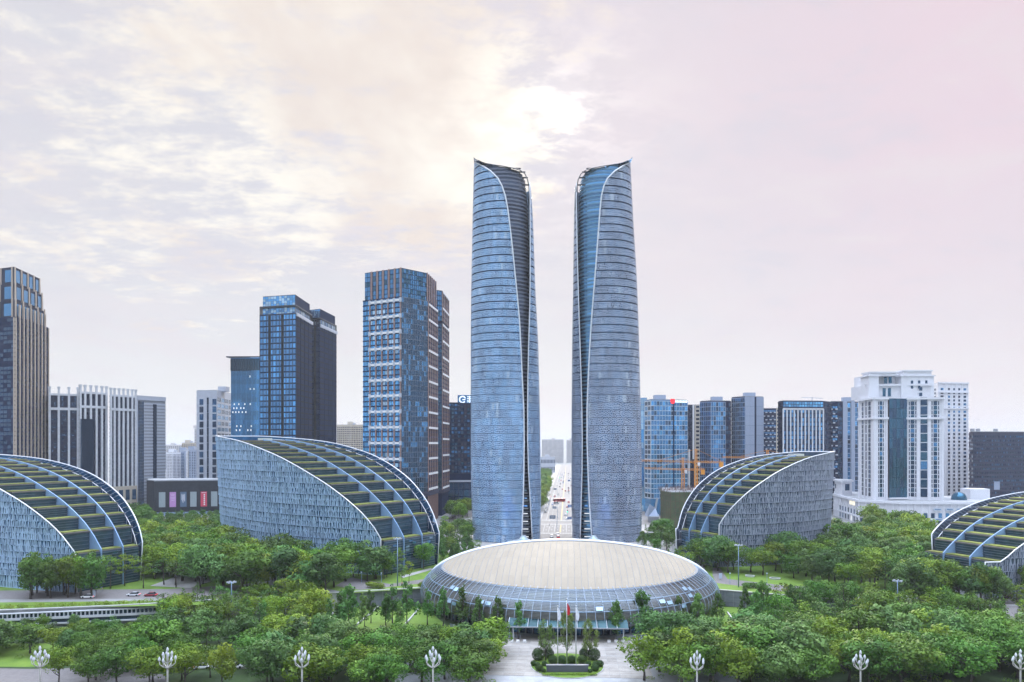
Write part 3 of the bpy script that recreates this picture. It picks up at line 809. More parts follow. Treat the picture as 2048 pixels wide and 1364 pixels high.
# ------------------------------------------------------------------ domed hall
DC, DR, DH, DZ = Vector((X(1136, 301), 301.0)), 58.3, 17.4, -0.5
dome = empty('domed_hall', (DC.x, DC.y, SUNK), -PHI, 'huge shallow domed hall with beige metal roof and ribbed glass skirt', 'hall')
ZB = DZ - SUNK                                # local height of the widest ring
YCUT = 9.0
m_roofp = M('roof_panel', (0.36, 0.31, 0.24), 0.8, 0.0, spec=0.15, noise=0.045, nscale=0.4, stretch=(1, .25, .25), objvar=0.035)
m_dglass = bpy.data.materials.new('skirt_glass'); m_dglass.use_nodes = True
t = m_dglass.node_tree; t.nodes.clear()
o_ = t.nodes.new('ShaderNodeOutputMaterial'); mx = t.nodes.new('ShaderNodeMixShader'); tr = t.nodes.new('ShaderNodeBsdfTransparent'); gl = t.nodes.new('ShaderNodeBsdfGlossy')
fr_ = t.nodes.new('ShaderNodeLayerWeight'); fr_.inputs['Blend'].default_value = 0.55
mr = t.nodes.new('ShaderNodeMapRange'); mr.inputs[3].default_value = 0.04; mr.inputs[4].default_value = 0.18; t.links.new(fr_.outputs['Facing'], mr.inputs[0])
tr.inputs[0].default_value = (0.72, 0.78, 0.80, 1); gl.inputs['Roughness'].default_value = 0.06; gl.inputs[0].default_value = (0.8, 0.9, 1, 1)
t.links.new(mr.outputs[0], mx.inputs[0]); t.links.new(tr.outputs[0], mx.inputs[1]); t.links.new(gl.outputs[0], mx.inputs[2]); t.links.new(mx.outputs[0], o_.inputs[0])
MATS['skirt_glass'] = m_dglass
m_slatd = M('hall_slat', (0.25, 0.21, 0.155), 0.6, 0.2, noise=0.2, nscale=0.5)
m_inner = M('hall_inner_wall', (0.055, 0.06, 0.06), 0.6, 0.1, noise=0.4, nscale=0.4)
m_soff = M('hall_soffit', (0.30, 0.255, 0.20), 0.5, 0.3, noise=0.12, nscale=0.2)
m_ribd = M('hall_rib', (0.36, 0.45, 0.58), 0.45, 0.2, noise=0.05)

def dpt(x, a, off=0.0):
    """front half: a from 0 (widest ring) to 90 degrees (over the crest line x); beyond 90 the roof runs back to YCUT"""
    w_ = math.sqrt(max(0.0, DR ** 2 - x * x))
    k = w_ / DR
    y = -w_ * math.cos(a); z = DH * k * math.sin(a)
    n = Vector((x / DR ** 2, y / DR ** 2, z / DH ** 2)).normalized()
    p = Vector((x, y, ZB + z)) + n * off
    return p
def a_at(x, frac): return frac * math.pi / 2
NX = 44; xs = [-50.2 + 100.4 * i / NX for i in range(NX + 1)]
A_ROOF = math.radians(30)
XR = DR * math.cos(A_ROOF)
def a_edge(x):
    """where the strip at x meets the ring between roof and glass"""
    k = math.sqrt(max(1e-6, 1 - (x / DR) ** 2)); return math.asin(min(1.0, math.sin(A_ROOF) / k))
def mpt(th, a, off=0.0):
    """point of the shell at bearing th (0 = front) and latitude a"""
    p = Vector((DR * math.cos(a) * math.sin(th), -DR * math.cos(a) * math.cos(th), ZB + DH * math.sin(a)))
    n = Vector((p.x / DR ** 2, p.y / DR ** 2, (p.z - ZB) / DH ** 2)).normalized()
    return p + n * off
def a_back(x):
    w_ = math.sqrt(max(1e-6, DR ** 2 - x * x))
    return math.pi / 2 + math.asin(min(0.9, YCUT / w_))
def patch(name, x0, x1, af, bf, off, mat, nx=2, na=3, gap=0.0):
    vs_ = []; 
    for i in range(nx + 1):
        x = x0 + gap + (x1 - x0 - 2 * gap) * i / nx
        a0, a1 = af(x), bf(x); 
        for j in range(na + 1):
            a = a0 + (a1 - a0) * j / na
            vs_.append(dpt(x, a, off))
    m_ = na + 1
    return obj(name, mesh(name, vs_, [(i * m_ + j, (i + 1) * m_ + j, (i + 1) * m_ + j + 1, i * m_ + j + 1) for i in range(nx) for j in range(na)], mat, True), dome)
ROWS = 6
roof = empty('roof'); roof.parent = dome
for i in range(NX):
    for r in range(ROWS):
        f = lambda x, r=r: a_edge(x) + (a_back(x) - a_edge(x)) * r / ROWS + 0.0005
        g = lambda x, r=r: a_edge(x) + (a_back(x) - a_edge(x)) * (r + 1) / ROWS - 0.0005
        p = patch('roof_panel', xs[i], xs[i + 1], f, g, 0.35 + random.uniform(-.02, .02), m_roofp, 2, 4, 0.045); p.parent = roof
patch('roof_underlay', -50.4, 50.4, lambda x: a_edge(x) - .01, lambda x: a_back(x), 0.12, m_grey, 40, 30)
# glass skirt, ribbed on bearings
AR_ = [math.radians(v) for v in (-6, 3, 9.5, 16, 23, 30)]
TH0, NT = 1.68, 66
ths = [-TH0 + 2 * TH0 * i / NT for i in range(NT + 1)]
def mpatch(name, t0, t1, a0, a1, off, mat, nt=1, na=2, gap=0.0, parent=None):
    vs_ = [mpt(t0 + gap + (t1 - t0 - 2 * gap) * i / nt, a0 + (a1 - a0) * j / na, off) for i in range(nt + 1) for j in range(na + 1)]
    m_ = na + 1
    return obj(name, mesh(name, vs_, [(i * m_ + j, (i + 1) * m_ + j, (i + 1) * m_ + j + 1, i * m_ + j + 1) for i in range(nt) for j in range(na)], mat, True), parent or dome)
for i in range(NT):
    for r in range(5): mpatch('glass_panel', ths[i], ths[i + 1], AR_[r], AR_[r + 1], 0.30, m_dglass, gap=0.0006)
def ring_at(a, off, n=90, lim=TH0): return [mpt(-lim + 2 * lim * k / n, a, off) for k in range(n + 1)]
for k, a in enumerate(np.linspace(math.radians(-4), math.radians(33), 26)):
    mb = MB(); mb.tube(ring_at(a, -0.75), 0.16, 4); mb.build('slat', m_slatd, dome)
for a, r in ((9.5, .22), (19, .22), (30, .16)):
    mb = MB(); mb.tube(ring_at(math.radians(a), 0.05), r, 6); mb.build('ring_beam', m_ribd, dome, True)
mpatch('inner_wall', -TH0, TH0, math.radians(-8), math.radians(45), -2.6, m_inner, 70, 12)
for i in range(NT + 1):
    mb = MB(); mb.tube([mpt(ths[i], a, 0.42) for a in np.linspace(math.radians(-7), A_ROOF + .03, 10)], 0.10, 5); mb.build('rib', m_ribd, dome, True)
for i in range(0, NX + 1):
    x = xs[i]; e0 = a_edge(x); mb = MB(); mb.tube([dpt(x, e0 + (a_back(x) - e0) * k / 14, 0.40) for k in range(15)], 0.05, 4); mb.build('roof_seam', m_grey, roof)
# opened vents and lit panes
for i, r, q in ((16, 3, .3), (17, 3, .2), (22, 2, .2), (23, 2, .1), (17, 1, .4), (18, 1, .2), (36, 2, .1), (45, 2, .2), (49, 3, .6), (50, 3, .4), (47, 1, .4), (49, 2, .6), (50, 2, .3), (44, 2, .5)):
    a0, a1 = AR_[r], AR_[r + 1]
    mpatch('open_vent', ths[i], ths[i + 1], a0 + (a1 - a0) * q, a0 + (a1 - a0) * (q + .5), 0.75, m_gpale, 1, 1, 0.006)
# rear cut of the shell with its thick white rim
rim = []
for k in range(61):
    x = -56.4 * math.cos(math.pi * k / 60); rim.append(dpt(x, a_back(x), 0.45))
mb = MB(); mb.tube(rim, 0.75, 8); mb.build('rear_rim', m_rim, dome, True)
inner_rim = [Vector((p.x * .985, p.y - 1.9, p.z + 0.15)) for p in rim[3:-3]]
mb = MB(); mb.tube(inner_rim, 0.28, 6); mb.build('roof_gutter', m_grey, dome, True)
vs_ = [p for p in rim] + [Vector((p.x * .9, p.y + 16, 1)) for p in rim]
obj('rear_glazing', mesh('rear_glazing', vs_, [(k, k + 1, 62 + k, 61 + k) for k in range(60)], m_gmid), dome)
# soffit and recessed ground floor
vs_ = []
prof = [(1.0, 0.0), (0.985, -1.1), (0.955, -2.0), (0.925, -2.4), (0.905, -2.4)]
for r, z in prof: vs_ += [((DR + .2) * r * math.sin(t_), -(DR + .2) * r * math.cos(t_), ZB - 1.6 + z * 0.75 + 0.4) for t_ in np.linspace(-1.75, 1.75, 91)]
obj('soffit', mesh('soffit', vs_, [(r * 91 + k, r * 91 + k + 1, (r + 1) * 91 + k + 1, (r + 1) * 91 + k) for r in range(4) for k in range(90)], m_soff, True), dome)
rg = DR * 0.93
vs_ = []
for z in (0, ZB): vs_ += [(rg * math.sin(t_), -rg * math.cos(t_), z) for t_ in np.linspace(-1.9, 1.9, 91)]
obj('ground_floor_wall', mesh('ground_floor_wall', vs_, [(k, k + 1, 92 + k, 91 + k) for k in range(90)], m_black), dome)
for k in range(58):
    t_ = -1.25 + 2.5 * (k + .5) / 58
    p = ((rg + .12) * math.sin(t_), -(rg + .12) * math.cos(t_), 1.85)
    box('shopfront_pane', p, (1.55, 0.12, 3.5), m_gdark if k % 3 else m_gmid, dome, t_)
    t2 = -1.25 + 2.5 * k / 58
    box('column', ((rg + .5) * math.sin(t2), -(rg + .5) * math.cos(t2), 1.95), (0.34, 0.5, 3.9), m_grey, dome, t2)
# entrance canopy
can = empty('entrance_canopy'); can.parent = dome
m_cang = glass_mat('canopy_teal', (0.10, 0.20, 0.22), metal=0.4, var=0.2)
for k in range(12):
    x = -22 + 44 * (k + .5) / 12
    o = obj('canopy_pane', mesh('canopy_pane', [(-1.78, -4.6, 0), (1.78, -4.6, 0), (1.78, 2.4, 1.3), (-1.78, 2.4, 1.3)], [(0, 1, 2, 3)], m_cang), can, (x * .86, -58.4, 4.6))
    mb = MB(); mb.bar((x * .86 - 1.8, -63.1, 4.65), (x * .86 - 1.8, -55.8, 5.95), 0.14, 0.3); mb.build('canopy_rib', m_alu, can)
box('canopy_edge', (0, -63.1, 4.62), (38.2, 0.25, 0.35), m_grey, can)
for sx in (-17.5, 17.5): box('canopy_prop', (sx, -62.2, 2.35), (.25, .25, 4.7), m_alu, can)
# low glass guard and the steps before it
grd = empty('guard_rail', (DC.x, DC.y, SUNK), -PHI, 'low grey glass guard rail in front of the domed hall', 'railing')
for k in range(40):
    t_ = -0.72 + 1.44 * (k + .5) / 40
    if abs(t_) < 0.24: continue
    p = (61.5 * math.sin(t_), -61.5 * math.cos(t_) , 0.75)
    box('guard_pane', p, (2.0, 0.08, 1.1), m_gwall, grd, t_); 
    box('guard_post', (61.5 * math.sin(t_ + .018), -61.5 * math.cos(t_ + .018), 0.72), (0.1, 0.16, 1.4), m_alu, grd, t_)
# ------------------------------------------------------------------ city blocks behind
_quad = {}
def pane(name, parent, c, w_, h_, ang, mat, tilt=0.006):
    if mat.name not in _quad: _quad[mat.name] = mesh('pane_' + mat.name, [(-.5, 0, -.5), (.5, 0, -.5), (.5, 0, .5), (-.5, 0, .5)], [(0, 1, 2, 3)], mat)
    return obj(name, _quad[mat.name], parent, c, (random.gauss(0, tilt), 0, ang + random.gauss(0, tilt)), (w_, 1, h_))

class Face:
    """one wall of a building in its local frame, left to right seen from outside"""
    def __init__(s, root, p0, p1):
        s.root = root; s.p0 = Vector(p0); s.p1 = Vector(p1); d = s.p1 - s.p0
        s.len = d.length; s.d = d.normalized(); s.n = Vector((s.d.y, -s.d.x)); s.ang = math.atan2(s.d.y, s.d.x)
    def at(s, u, out=0.0): p = s.p0 + s.d * u + s.n * out; return p
    def block(s, name, u0, u1, z0, z1, out, thick, mat, parent=None):
        p = s.at((u0 + u1) / 2, out + thick / 2)
        return box(name, (p.x, p.y, (z0 + z1) / 2), (u1 - u0, thick, z1 - z0), mat, parent or s.root, s.ang)
    def pane(s, name, u0, u1, z0, z1, out, mat, parent=None, tilt=0.006):
        p = s.at((u0 + u1) / 2, out)
        return pane(name, parent or s.root, (p.x, p.y, (z0 + z1) / 2), u1 - u0, z1 - z0, s.ang, mat, tilt)
    def row(s, name, us, z0, z1, out, mat, tilt=0.006):
        """a strip of small panes joined, each a little out of true"""
        mb = MB()
        for a, b in us:
            e = random.gauss(0, tilt) * (b - a) * .5; e2 = random.gauss(0, tilt) * (z1 - z0) * .5
            q = [s.at(a, out - e - e2), s.at(b, out + e - e2), s.at(b, out + e + e2), s.at(a, out - e + e2)]
            mb.add([(q[0].x, q[0].y, z0), (q[1].x, q[1].y, z0), (q[2].x, q[2].y, z1), (q[3].x, q[3].y, z1)], [(0, 1, 2, 3)])
        o = mb.build(name, mat, s.root); o['kind'] = 'stuff'; return o

def grid(face, z0, z1, cols, rows, glass, pier=None, band=None, pw=0.5, bh=0.8, pd=0.35, bd=0.25, u0=0.0, u1=None, single=True, every=1, bandevery=1, skip=(), out=0.12, lit=0.0):
    """glazing between piers and floor bands; glass is a list of materials"""
    u1 = face.len if u1 is None else u1
    cw = (u1 - u0) / cols; rh = (z1 - z0) / rows
    for r in range(rows):
        za, zb = z0 + r * rh + (bh / 2 if band else 0.05), z0 + (r + 1) * rh - (bh / 2 if band else 0.05)
        if single:
            for c in range(cols):
                if c in skip: continue
                g = m_lit if random.random() < lit else random.choice(glass)
                face.pane('window', u0 + c * cw + pw / 2, u0 + (c + 1) * cw - pw / 2, za, zb, out, g)
        else:
            n = len(set(glass)); pick = [random.randrange(len(glass)) for _ in range(cols)]
            for gi in set(pick):
                us = [(u0 + c * cw + pw / 2, u0 + (c + 1) * cw - pw / 2) for c in range(cols) if pick[c] == gi and c not in skip]
                if us: face.row('window_row', us, za, zb, out, glass[gi])
    if pier:
        for c in range(0, cols + 1, every):
            uc = u0 + c * cw
            face.block('pier', uc - pw / 2, uc + pw / 2, z0, z1, 0.0, pd, pier)
    if band:
        for r in range(0, rows + 1, bandevery):
            zc = z0 + r * rh; face.block('floor_band', u0, u1, zc - bh / 2, zc + bh / 2, 0.0, bd, band)

def building(name, label, pts, depth, ztop, mat, cat='building', z0=0.0, group=None, roof=m_conc):
    """pts: [(px, Y)...] along the visible walls, left to right; returns root, faces"""
    W = [Vector((X(p, y), y)) for p, y in pts]
    org = W[0].copy()
    root = empty(name, (org.x, org.y, z0), 0, label, cat, group)
    loc = [p - org for p in W]
    a, b = loc[0], loc[-1]
    back = [b + W[-1].normalized() * depth, a + W[0].normalized() * depth]      # rear walls run straight away from the park
    poly = [(p.x, p.y) for p in loc + back]
    mb = MB(); mb.prism(poly, 0, ztop - z0); mb.build('wall', mat, root)
    faces = [Face(root, loc[i], loc[i + 1]) for i in range(len(loc) - 1)]
    faces.append(Face(root, loc[-1], back[0])); faces.append(Face(root, back[1], loc[0]))   # return walls
    cx = sum(p[0] for p in poly) / len(poly); cy = sum(p[1] for p in poly) / len(poly)
    mb = MB(); mb.prism([(cx + (x - cx) * .96, cy + (y - cy) * .96) for x, y in poly], ztop - z0, ztop - z0 + .5); mb.build('roof', roof, root)
    return root, faces, (cx, cy)

m_brown = M('brown_stone', (0.44, 0.36, 0.29), 0.7, noise=0.1, nscale=0.3)
m_navy  = M('navy_spandrel', (0.009, 0.020, 0.058), 0.9, 0.0, spec=0.04, noise=0.2, nscale=0.3)
m_plum  = M('plum_cladding', (0.030, 0.036, 0.062), 0.9, 0.0, spec=0.04, noise=0.2, nscale=0.3)
m_brick = M('brick_pier', (0.30, 0.185, 0.16), 0.75, noise=0.12, nscale=0.4)
m_beige = M('beige_render', (0.52, 0.46, 0.37), 0.8, noise=0.1, nscale=0.2)
m_blugy = M('blue_grey_panel', (0.30, 0.36, 0.47), 0.55, 0.15, noise=0.08, nscale=0.3)
m_lgrey = M('light_grey_panel', (0.47, 0.50, 0.56), 0.6, noise=0.08, nscale=0.3)
m_wst   = M('white_stone', (0.72, 0.73, 0.77), 0.7, noise=0.06, nscale=0.3)
m_brnd  = M('dark_brown_cladding', (0.056, 0.058, 0.085), 0.9, 0.0, spec=0.04, noise=0.2, nscale=0.3)
m_teal  = glass_mat('teal_glass', (0.035, 0.125, 0.20))
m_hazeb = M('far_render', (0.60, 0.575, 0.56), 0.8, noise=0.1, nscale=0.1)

# far-left tower with stone fins, stepped crown
Y = 560
r, fs, _ = building('finned_tower', 'tall dark office tower with brown stone fins and stepped crown, tallest behind the low crescent', [(-60, 566), (30, 548), (96, 600)], 50, Z(640, Y), m_navy)
zt = Z(640, Y)
for fi, cols in ((0, 6), (1, 9)):
    f = fs[fi]
    grid(f, 2, zt, cols * 2, 46, [m_gdark, m_navy, m_gdark], None, m_navy, 0.6, 1.0, single=False)
    for k in range(cols + 1):
        if fi == 0 and k in (2, 3, 4, 5): continue
        u = f.len * k / cols; f.block('stone_fin', max(0, u - .55), min(f.len, u + .55), 0, zt + (10 if 0 < k < cols else 0), 0, 1.0, m_brown)
for k, (a, b, ya, yb) in enumerate(((0.04, .93, 640, 605), (.10, .87, 605, 570), (.16, .8, 570, 535))):
    za, zb = Z(ya, Y), Z(yb, Y)
    pl = []
    cen = (fs[0].p0 + fs[1].p1) / 2 + Vector((0, 18))
    pts5 = [fs[0].p0, fs[0].p1, fs[1].p1, fs[2].p1, fs[3].p0]; cen = sum(pts5, Vector((0, 0))) / 5
    poly = [(Vector(p) - cen) * (1 - .07 * (k + 1)) + cen for p in pts5]
    mb = MB(); mb.prism([(p.x, p.y) for p in poly], za, zb); tier = mb.build('crown_tier', m_plum, r)
    for i in (0, 1):
        g = Face(r, poly[i], poly[i + 1]); n = 4 if i else 3
        for q in range(n + 1):
            o = g.block('crown_fin', g.len * q / n * .94, g.len * q / n * .94 + 1.2, za, zb + (1.5 if k < 2 else 0), 0, .7, m_brown)
        for q in range(n): g.pane('window', g.len * (q + .25) / n, g.len * (q + .85) / n, za + 2, zb - 2, .1, m_gmid)

# white-ribbed slab with spiky parapet, in three lengths
Y0 = 612
def ribbed(label, pts, ytop, cols, ribs, rows, seedc):
    r, f, c = building('ribbed_office_block', label, pts, 40, Z(ytop, pts[0][1]), m_plum)
    zt = Z(ytop, pts[0][1]); fc = f[0]
    grid(fc, 22, zt - 12, cols, rows, [m_gdark, m_navy, m_plum, m_gdark], None, m_plum, 0.8, 1.3, single=False)
    grid(fc, zt - 10, zt - 1, cols, 2, [m_gdark, m_navy], None, m_plum, 0.8, 1.3, single=False)
    for k in range(ribs + 1):
        u = min(max(fc.len * k / ribs, .8), fc.len - .8)
        fc.block('white_rib', u - .75, u + .75, 0, zt + 4.5, 0, 1.1, m_stone)
        fc.block('rib_cap', u - 1.1, u + 1.1, zt + 4.5, zt + 6, -.3, 1.6, m_stone)
    fc.block('cornice_band', 0, fc.len, zt - 12.5, zt - 10.5, 0, 1.3, m_stone)
    fc.block('parapet', 0, fc.len, zt - 1, zt + .6, 0, .9, m_stone)
    fc.block('podium', 0, fc.len, 0, 22, 0, 1.6, m_beige)
    n = max(3, int(fc.len / 5))
    for k in range(n):
        fc.pane('shop_window', fc.len * (k + .2) / n, fc.len * (k + .8) / n, 2, 8, 1.75, m_gdark); fc.pane('shop_window', fc.len * (k + .2) / n, fc.len * (k + .8) / n, 10.5, 19, 1.75, m_gmid)
    return r, f
ribbed('dark office block with widely spaced white ribs and a spiked parapet', [(97, 590), (158, 600)], 788, 12, 3, 20, 1)
ra, fa = ribbed('dark office block with five white ribs and a shaft of glass down its corner', [(158, 596), (214, 615)], 784, 12, 5, 20, 2)
fa[0].block('glass_shaft', 0.5, 10, 20, Z(838, 600), 0.3, 3, m_gdark)
ribbed('dark office block with seven white ribs on a recessed corner', [(219, 612), (272, 634)], 790, 12, 6, 20, 3)
r, f, _ = building('banded_office_block', 'grey office block of fine horizontal bands with one dark window strip', [(272, 636), (331, 662)], 50, Z(793, 640), m_grey)
zt = Z(793, 640)
grid(f[0], 0, zt - 4, 4, 34, [m_gdark, m_gmid], None, None, .5, .5, u0=0, u1=7.5, single=False)
f[0].block('corner_strip', 0.0, 1.6, 0, zt, 0, .5, m_lgrey)
for k in range(34):
    z = k * (zt - 4) / 34; f[0].block('floor_band', 7.6, f[0].len, z, z + 1.5, 0, .35, m_lgrey)
f[0].block('window_strip', f[0].len * .56, f[0].len * .68, 0, zt - 6, .1, .5, m_gdark)
f[0].block('parapet', 0, f[0].len, zt - 3, zt + .8, 0, .6, m_lgrey)

# low black gallery with posters
r, f, _ = building('black_gallery', 'low black-clad gallery building with six tall banners on its front', [(293, 612), (308, 604), (452, 618)], 30, Z(961, 610), m_dark)
fb = f[1]; zt = Z(961, 610)
cols_ = [(0.30, 0.36, 0.37), (0.52, 0.27, 0.55), (0.10, 0.16, 0.24), (0.30, 0.36, 0.37), (0.62, 0.07, 0.12), (0.30, 0.36, 0.37)]
pxs = [324, 345, 366, 386, 407, 428]
for i, (c, p) in enumerate(zip(cols_, pxs)):
    u = fb.len * (p - 308) / 144
    mt = M('banner_%d' % i, c, 0.7, noise=0.08, nscale=0.6)
    b = fb.block('banner', u - 2.4, u + 2.4, Z(1014, 608), Z(984, 608), 0.05, .25, mt); b['label'] = ['grey banner', 'violet banner', 'dark banner with a white figure', 'grey banner', 'red banner with a column of white characters', 'grey banner'][i]
    if i == 4:
        for q in range(6): fb.block('character', u - .1, u + .9, Z(989 + q * 3.9, 608) - 1.1, Z(989 + q * 3.9, 608), .32, .08, m_white)
        fb.block('heading', u - 1.7, u + 1.7, Z(986.6, 608), Z(985.6, 608), .32, .08, m_white)
    if i == 1:
        for q, (w_, y_) in enumerate(((1.6, 988), (1.2, 990.5), (1.7, 994), (1.5, 997), (1.3, 1000))): fb.block('text_line', u - w_, u + w_, Z(y_ + .8, 608), Z(y_, 608), .32, .06, M('banner_text', (.75, .6, .78), .7))
    if i == 2:
        for q in range(5): fb.block('figure_stroke', u - 1.5 + q * .5, u - 1.1 + q * .6, Z(1000 + 3 * (q % 3), 608), Z(988 + 2 * (q % 2), 608), .32, .06, m_lgrey)
fb.block('roof_edge', 0, fb.len, zt - .4, zt + .5, 0, .5, m_grey)
fb.block('hoarding', 0, fb.len, 0, 2.6, 9, .3, M('blue_hoarding', (.24, .33, .47), .6, noise=.15, nscale=.3))

# white slab with tall dark windows
r, f, _ = building('white_slab_tower', 'pale blue-grey slab tower with two columns of tall dark windows', [(393, 740), (434, 736), (463, 790)], 40, Z(781, 740), m_lgrey)
fc, fd = f[0], f[1]; zt = Z(781, 740)
for k in range(16):
    z = Z(797 + 15 * (k + 1), 740) + 1
    if z < 0: break
    for u in (.15, .78): fc.pane('window', fc.len * u, fc.len * (u + .19), z, z + 5.8, .14, random.choice([m_gdark, m_gmid, m_gdark]))
    fc.pane('window', fc.len * .51, fc.len * .60, z, z + 7.2, .14, m_gdark)
grid(fd, 4, zt - 6, 4, 17, [m_gdark, m_gmid], m_lgrey, m_lgrey, 1.5, 2.0)
box('roof_plant', (fc.len * .9, 18, zt + 2.5), (8, 10, 5), m_lgrey, r)

# blue mirror block
r, f, _ = building('mirror_glass_block', 'bright blue mirror-glass block with dark overhanging roof slab', [(462, 700), (524, 694)], 40, Z(716, 700), m_gblue)
zt = Z(716, 700); fc = f[0]
grid(fc, 0, zt - 12, 18, 30, [m_gblue], M('fine_mullion', (.10, .2, .33), .4, .3), None, .16, .3, .12, .1, single=False, every=3)
fc.block('plant_screen', 0, fc.len, zt - 12, zt - 1, 0, .3, m_teal)
for k in range(14): fc.block('screen_post', fc.len * k / 13 - .2, fc.len * k / 13 + .2, zt - 12, zt - 1, .3, .4, m_dark)
box('roof_slab', (fc.len / 2 - 1, 14, zt + .8), (fc.len + 5, 34, 1.0), m_dark, r)
for y_, xs_ in ((808, (469, 478, 490, 501)), (816, (468, 474, 482, 488)), (824, (466, 472, 478, 485, 492)), (852, (474, 482, 503)), (860, (473, 480, 496, 502)), (778, (501, 508)), (753, (500,))):
    for p in xs_: fc.pane('lit_window', fc.len * (p - 462) / 62 - .5, fc.len * (p - 462) / 62 + .6, Z(y_ + 2, 698), Z(y_ - 1.4, 698), .3, m_lit)

# pair of dark towers with glazed lanterns
def dark_tower(label, pts, ytop, yled, rows, colsf, colsd, lit):
    Ym = pts[1][1]
    zl = Z(yled, Ym); zt = Z(ytop, Ym)
    r, f, c = building('dark_glass_tower', label, pts, 46, zl, m_navy, group='pair of dark towers with glazed tops')
    fa, fb = f[0], f[1]
    grid(fa, 0, zl, colsf, rows, [m_gmid, m_gmid, m_gmid, m_gblue, m_gmid], m_navy, m_navy, .45, 1.15, .4, .3, lit=lit)
    for u in (.24, .60): fa.block('dark_recess', fa.len * u, fa.len * u + 2.2, 0, zl, .2, .35, m_black)
    grid(fb, 0, zl, colsd, rows, [m_navy], None, m_black, .6, 1.0, single=False)
    for k in (0.25, .5, .75): fb.block('pier', fb.len * k - .5, fb.len * k + .5, 0, zl, 0, .5, m_navy)
    # ledge and lantern
    fb.block('pale_ledge', 0, fb.len, zl - 2.0, zl + .8, 0, 1.2, m_lgrey); fa.block('ledge', 0, fa.len, zl - .3, zl + .4, 0, .8, m_navy)
    pts5 = [fa.p0, fa.p1, fb.p1, f[2].p1, f[3].p0]; cc = sum(pts5, Vector((0, 0))) / 5
    poly = [(Vector(p) - cc) * .9 + cc for p in pts5]
    mb = MB(); mb.prism([(p.x, p.y) for p in poly], zl, zt); ln = mb.build('lantern', m_navy, r)
    g = Face(r, poly[0], poly[1]); h = Face(r, poly[1], poly[2])
    zm = zl + (zt - zl) * .42
    grid(g, zl + .5, zm - .6, 12, 3, [m_gblue, m_gmid, m_gpale], None, None, .25, .2)
    grid(g, zm + .8, zt - .5, 12, 4, [m_gblue, m_gpale, m_gblue], None, None, .25, .2)
    grid(h, zl + 1, zm - 1, 8, 1, [m_gpale, m_gmid], m_dark, None, .9, .2)
    pl2 = [(p - cc) * 1.13 + cc for p in poly]
    mb = MB(); mb.prism([(p.x, p.y) for p in pl2], zm - .5, zm + .4); mb.build('brim', m_dark, r)
    return r
dark_tower('tall dark glass tower with bluish grid front and glazed lantern, taller of the pair', [(520, 650), (592, 640), (624, 690)], 587, 627, 34, 11, 8, 0.004)
dark_tower('dark glass tower with glazed lantern, shorter of the pair', [(612, 720), (640, 712), (673, 760)], 616, 650, 34, 5, 8, 0.0)

# beige flats far behind
def flats(label, pts, ytop, rows, cols, mat, name='apartment_block', group=None, balcony=True, wh=.5, depth=25, z0=0):
    Y = pts[0][1]; zt = Z(ytop, Y)
    r, f, c = building(name, label, pts, depth, zt, mat, 'apartment block', z0, group)
    for fi, cc in enumerate(cols):
        fc = f[fi]; cw = fc.len / cc; rh = (zt - z0 - 2) / rows
        for q in range(rows):
            for half in ((0, 1) if balcony else (0,)):
                us = [(cw * (k + .22), cw * (k + .78)) for k in range(cc) if (not balcony) or k % 2 == half]
                if us: fc.row('window_row', us, q * rh + rh * .28, q * rh + rh * (.28 + wh), .12, m_gdark if half == 0 else m_plum)
            if balcony:
                for k in range(1, cc, 3): fc.block('balcony', cw * k + .1, cw * (k + 1) - .1, q * rh, q * rh + rh * .3, 0, .9, mat)
        for k in range(0, cc + 1, 3): fc.block('pier', max(0, cw * k - .35), min(fc.len, cw * k + .35), 0, zt - z0 + (1.5 if k % 2 else .6), 0, .55, mat)
    mb = MB(); ctr = c
    box('stair_head', (c[0], c[1] - 4, zt - z0 + 2.4), (7, 6, 4.8), mat, r); box('water_tank', (c[0] + 5, c[1] - 3, zt - z0 + 1.6), (4, 4, 3.2), m_lgrey, r)
    return r, f
flats('cream apartment block between the dark towers and the brick-striped tower', [(674, 1060), (700, 1050), (731, 1065)], 850, 27, (7, 9), m_beige)
# brick-striped glass tower
Yb = 540
r, f, _ = building('brick_striped_tower', 'dark glass tower with brick piers and white floor bands, faceted plan, beside the twin skyscrapers', [(726, 545), (803, 528), (856, 545), (874, 575)], 40, Z(600, Yb), m_navy)
zt = Z(600, Yb)
fa, fb, fc = f[0], f[1], f[2]
grid(fa, 22, zt, 4, 38, [m_gblue, m_gmid, m_gblue], None, m_navy, .3, .9, u0=0, u1=fa.len * .17)
grid(fa, 22, zt, 10, 38, [m_gmid, m_gblue, m_gmid, m_gblue, m_gmid, m_gpale], None, m_navy, .3, .9, u0=fa.len * .17)
for k in range(6):
    u = fa.len * (.19 + .158 * k); fa.block('brick_pier', u - .5, u + .5, 22, zt, 0, .6, m_brick)
for k in range(13):
    z = 24 + (zt - 26) * k / 12.0
    fa.block('white_band', fa.len * .17, fa.len, z - .75, z + .75, .1, .75, m_white); fc.block('white_band', 0, fc.len, z - .75, z + .75, .1, .75, m_white)
    for j in range(6): fa.block('white_bracket', fa.len * (.19 + .158 * j) - .9, fa.len * (.19 + .158 * j) + .9, z - 1.5, z + 1.5, .1, .85, m_lgrey)
grid(fb, 22, zt, 12, 38, [m_gdark, m_gdark, m_gdark, m_gmid], M('thin_grey_mullion', (.14, .16, .19), .5), M('thin_grey_mullion', (.14, .16, .19), .5), .22, .30, .25, .2, single=False)
grid(fc, 22, zt, 5, 38, [m_gdark, m_teal], m_brick, m_navy, .9, .9, .6, .3, single=False)
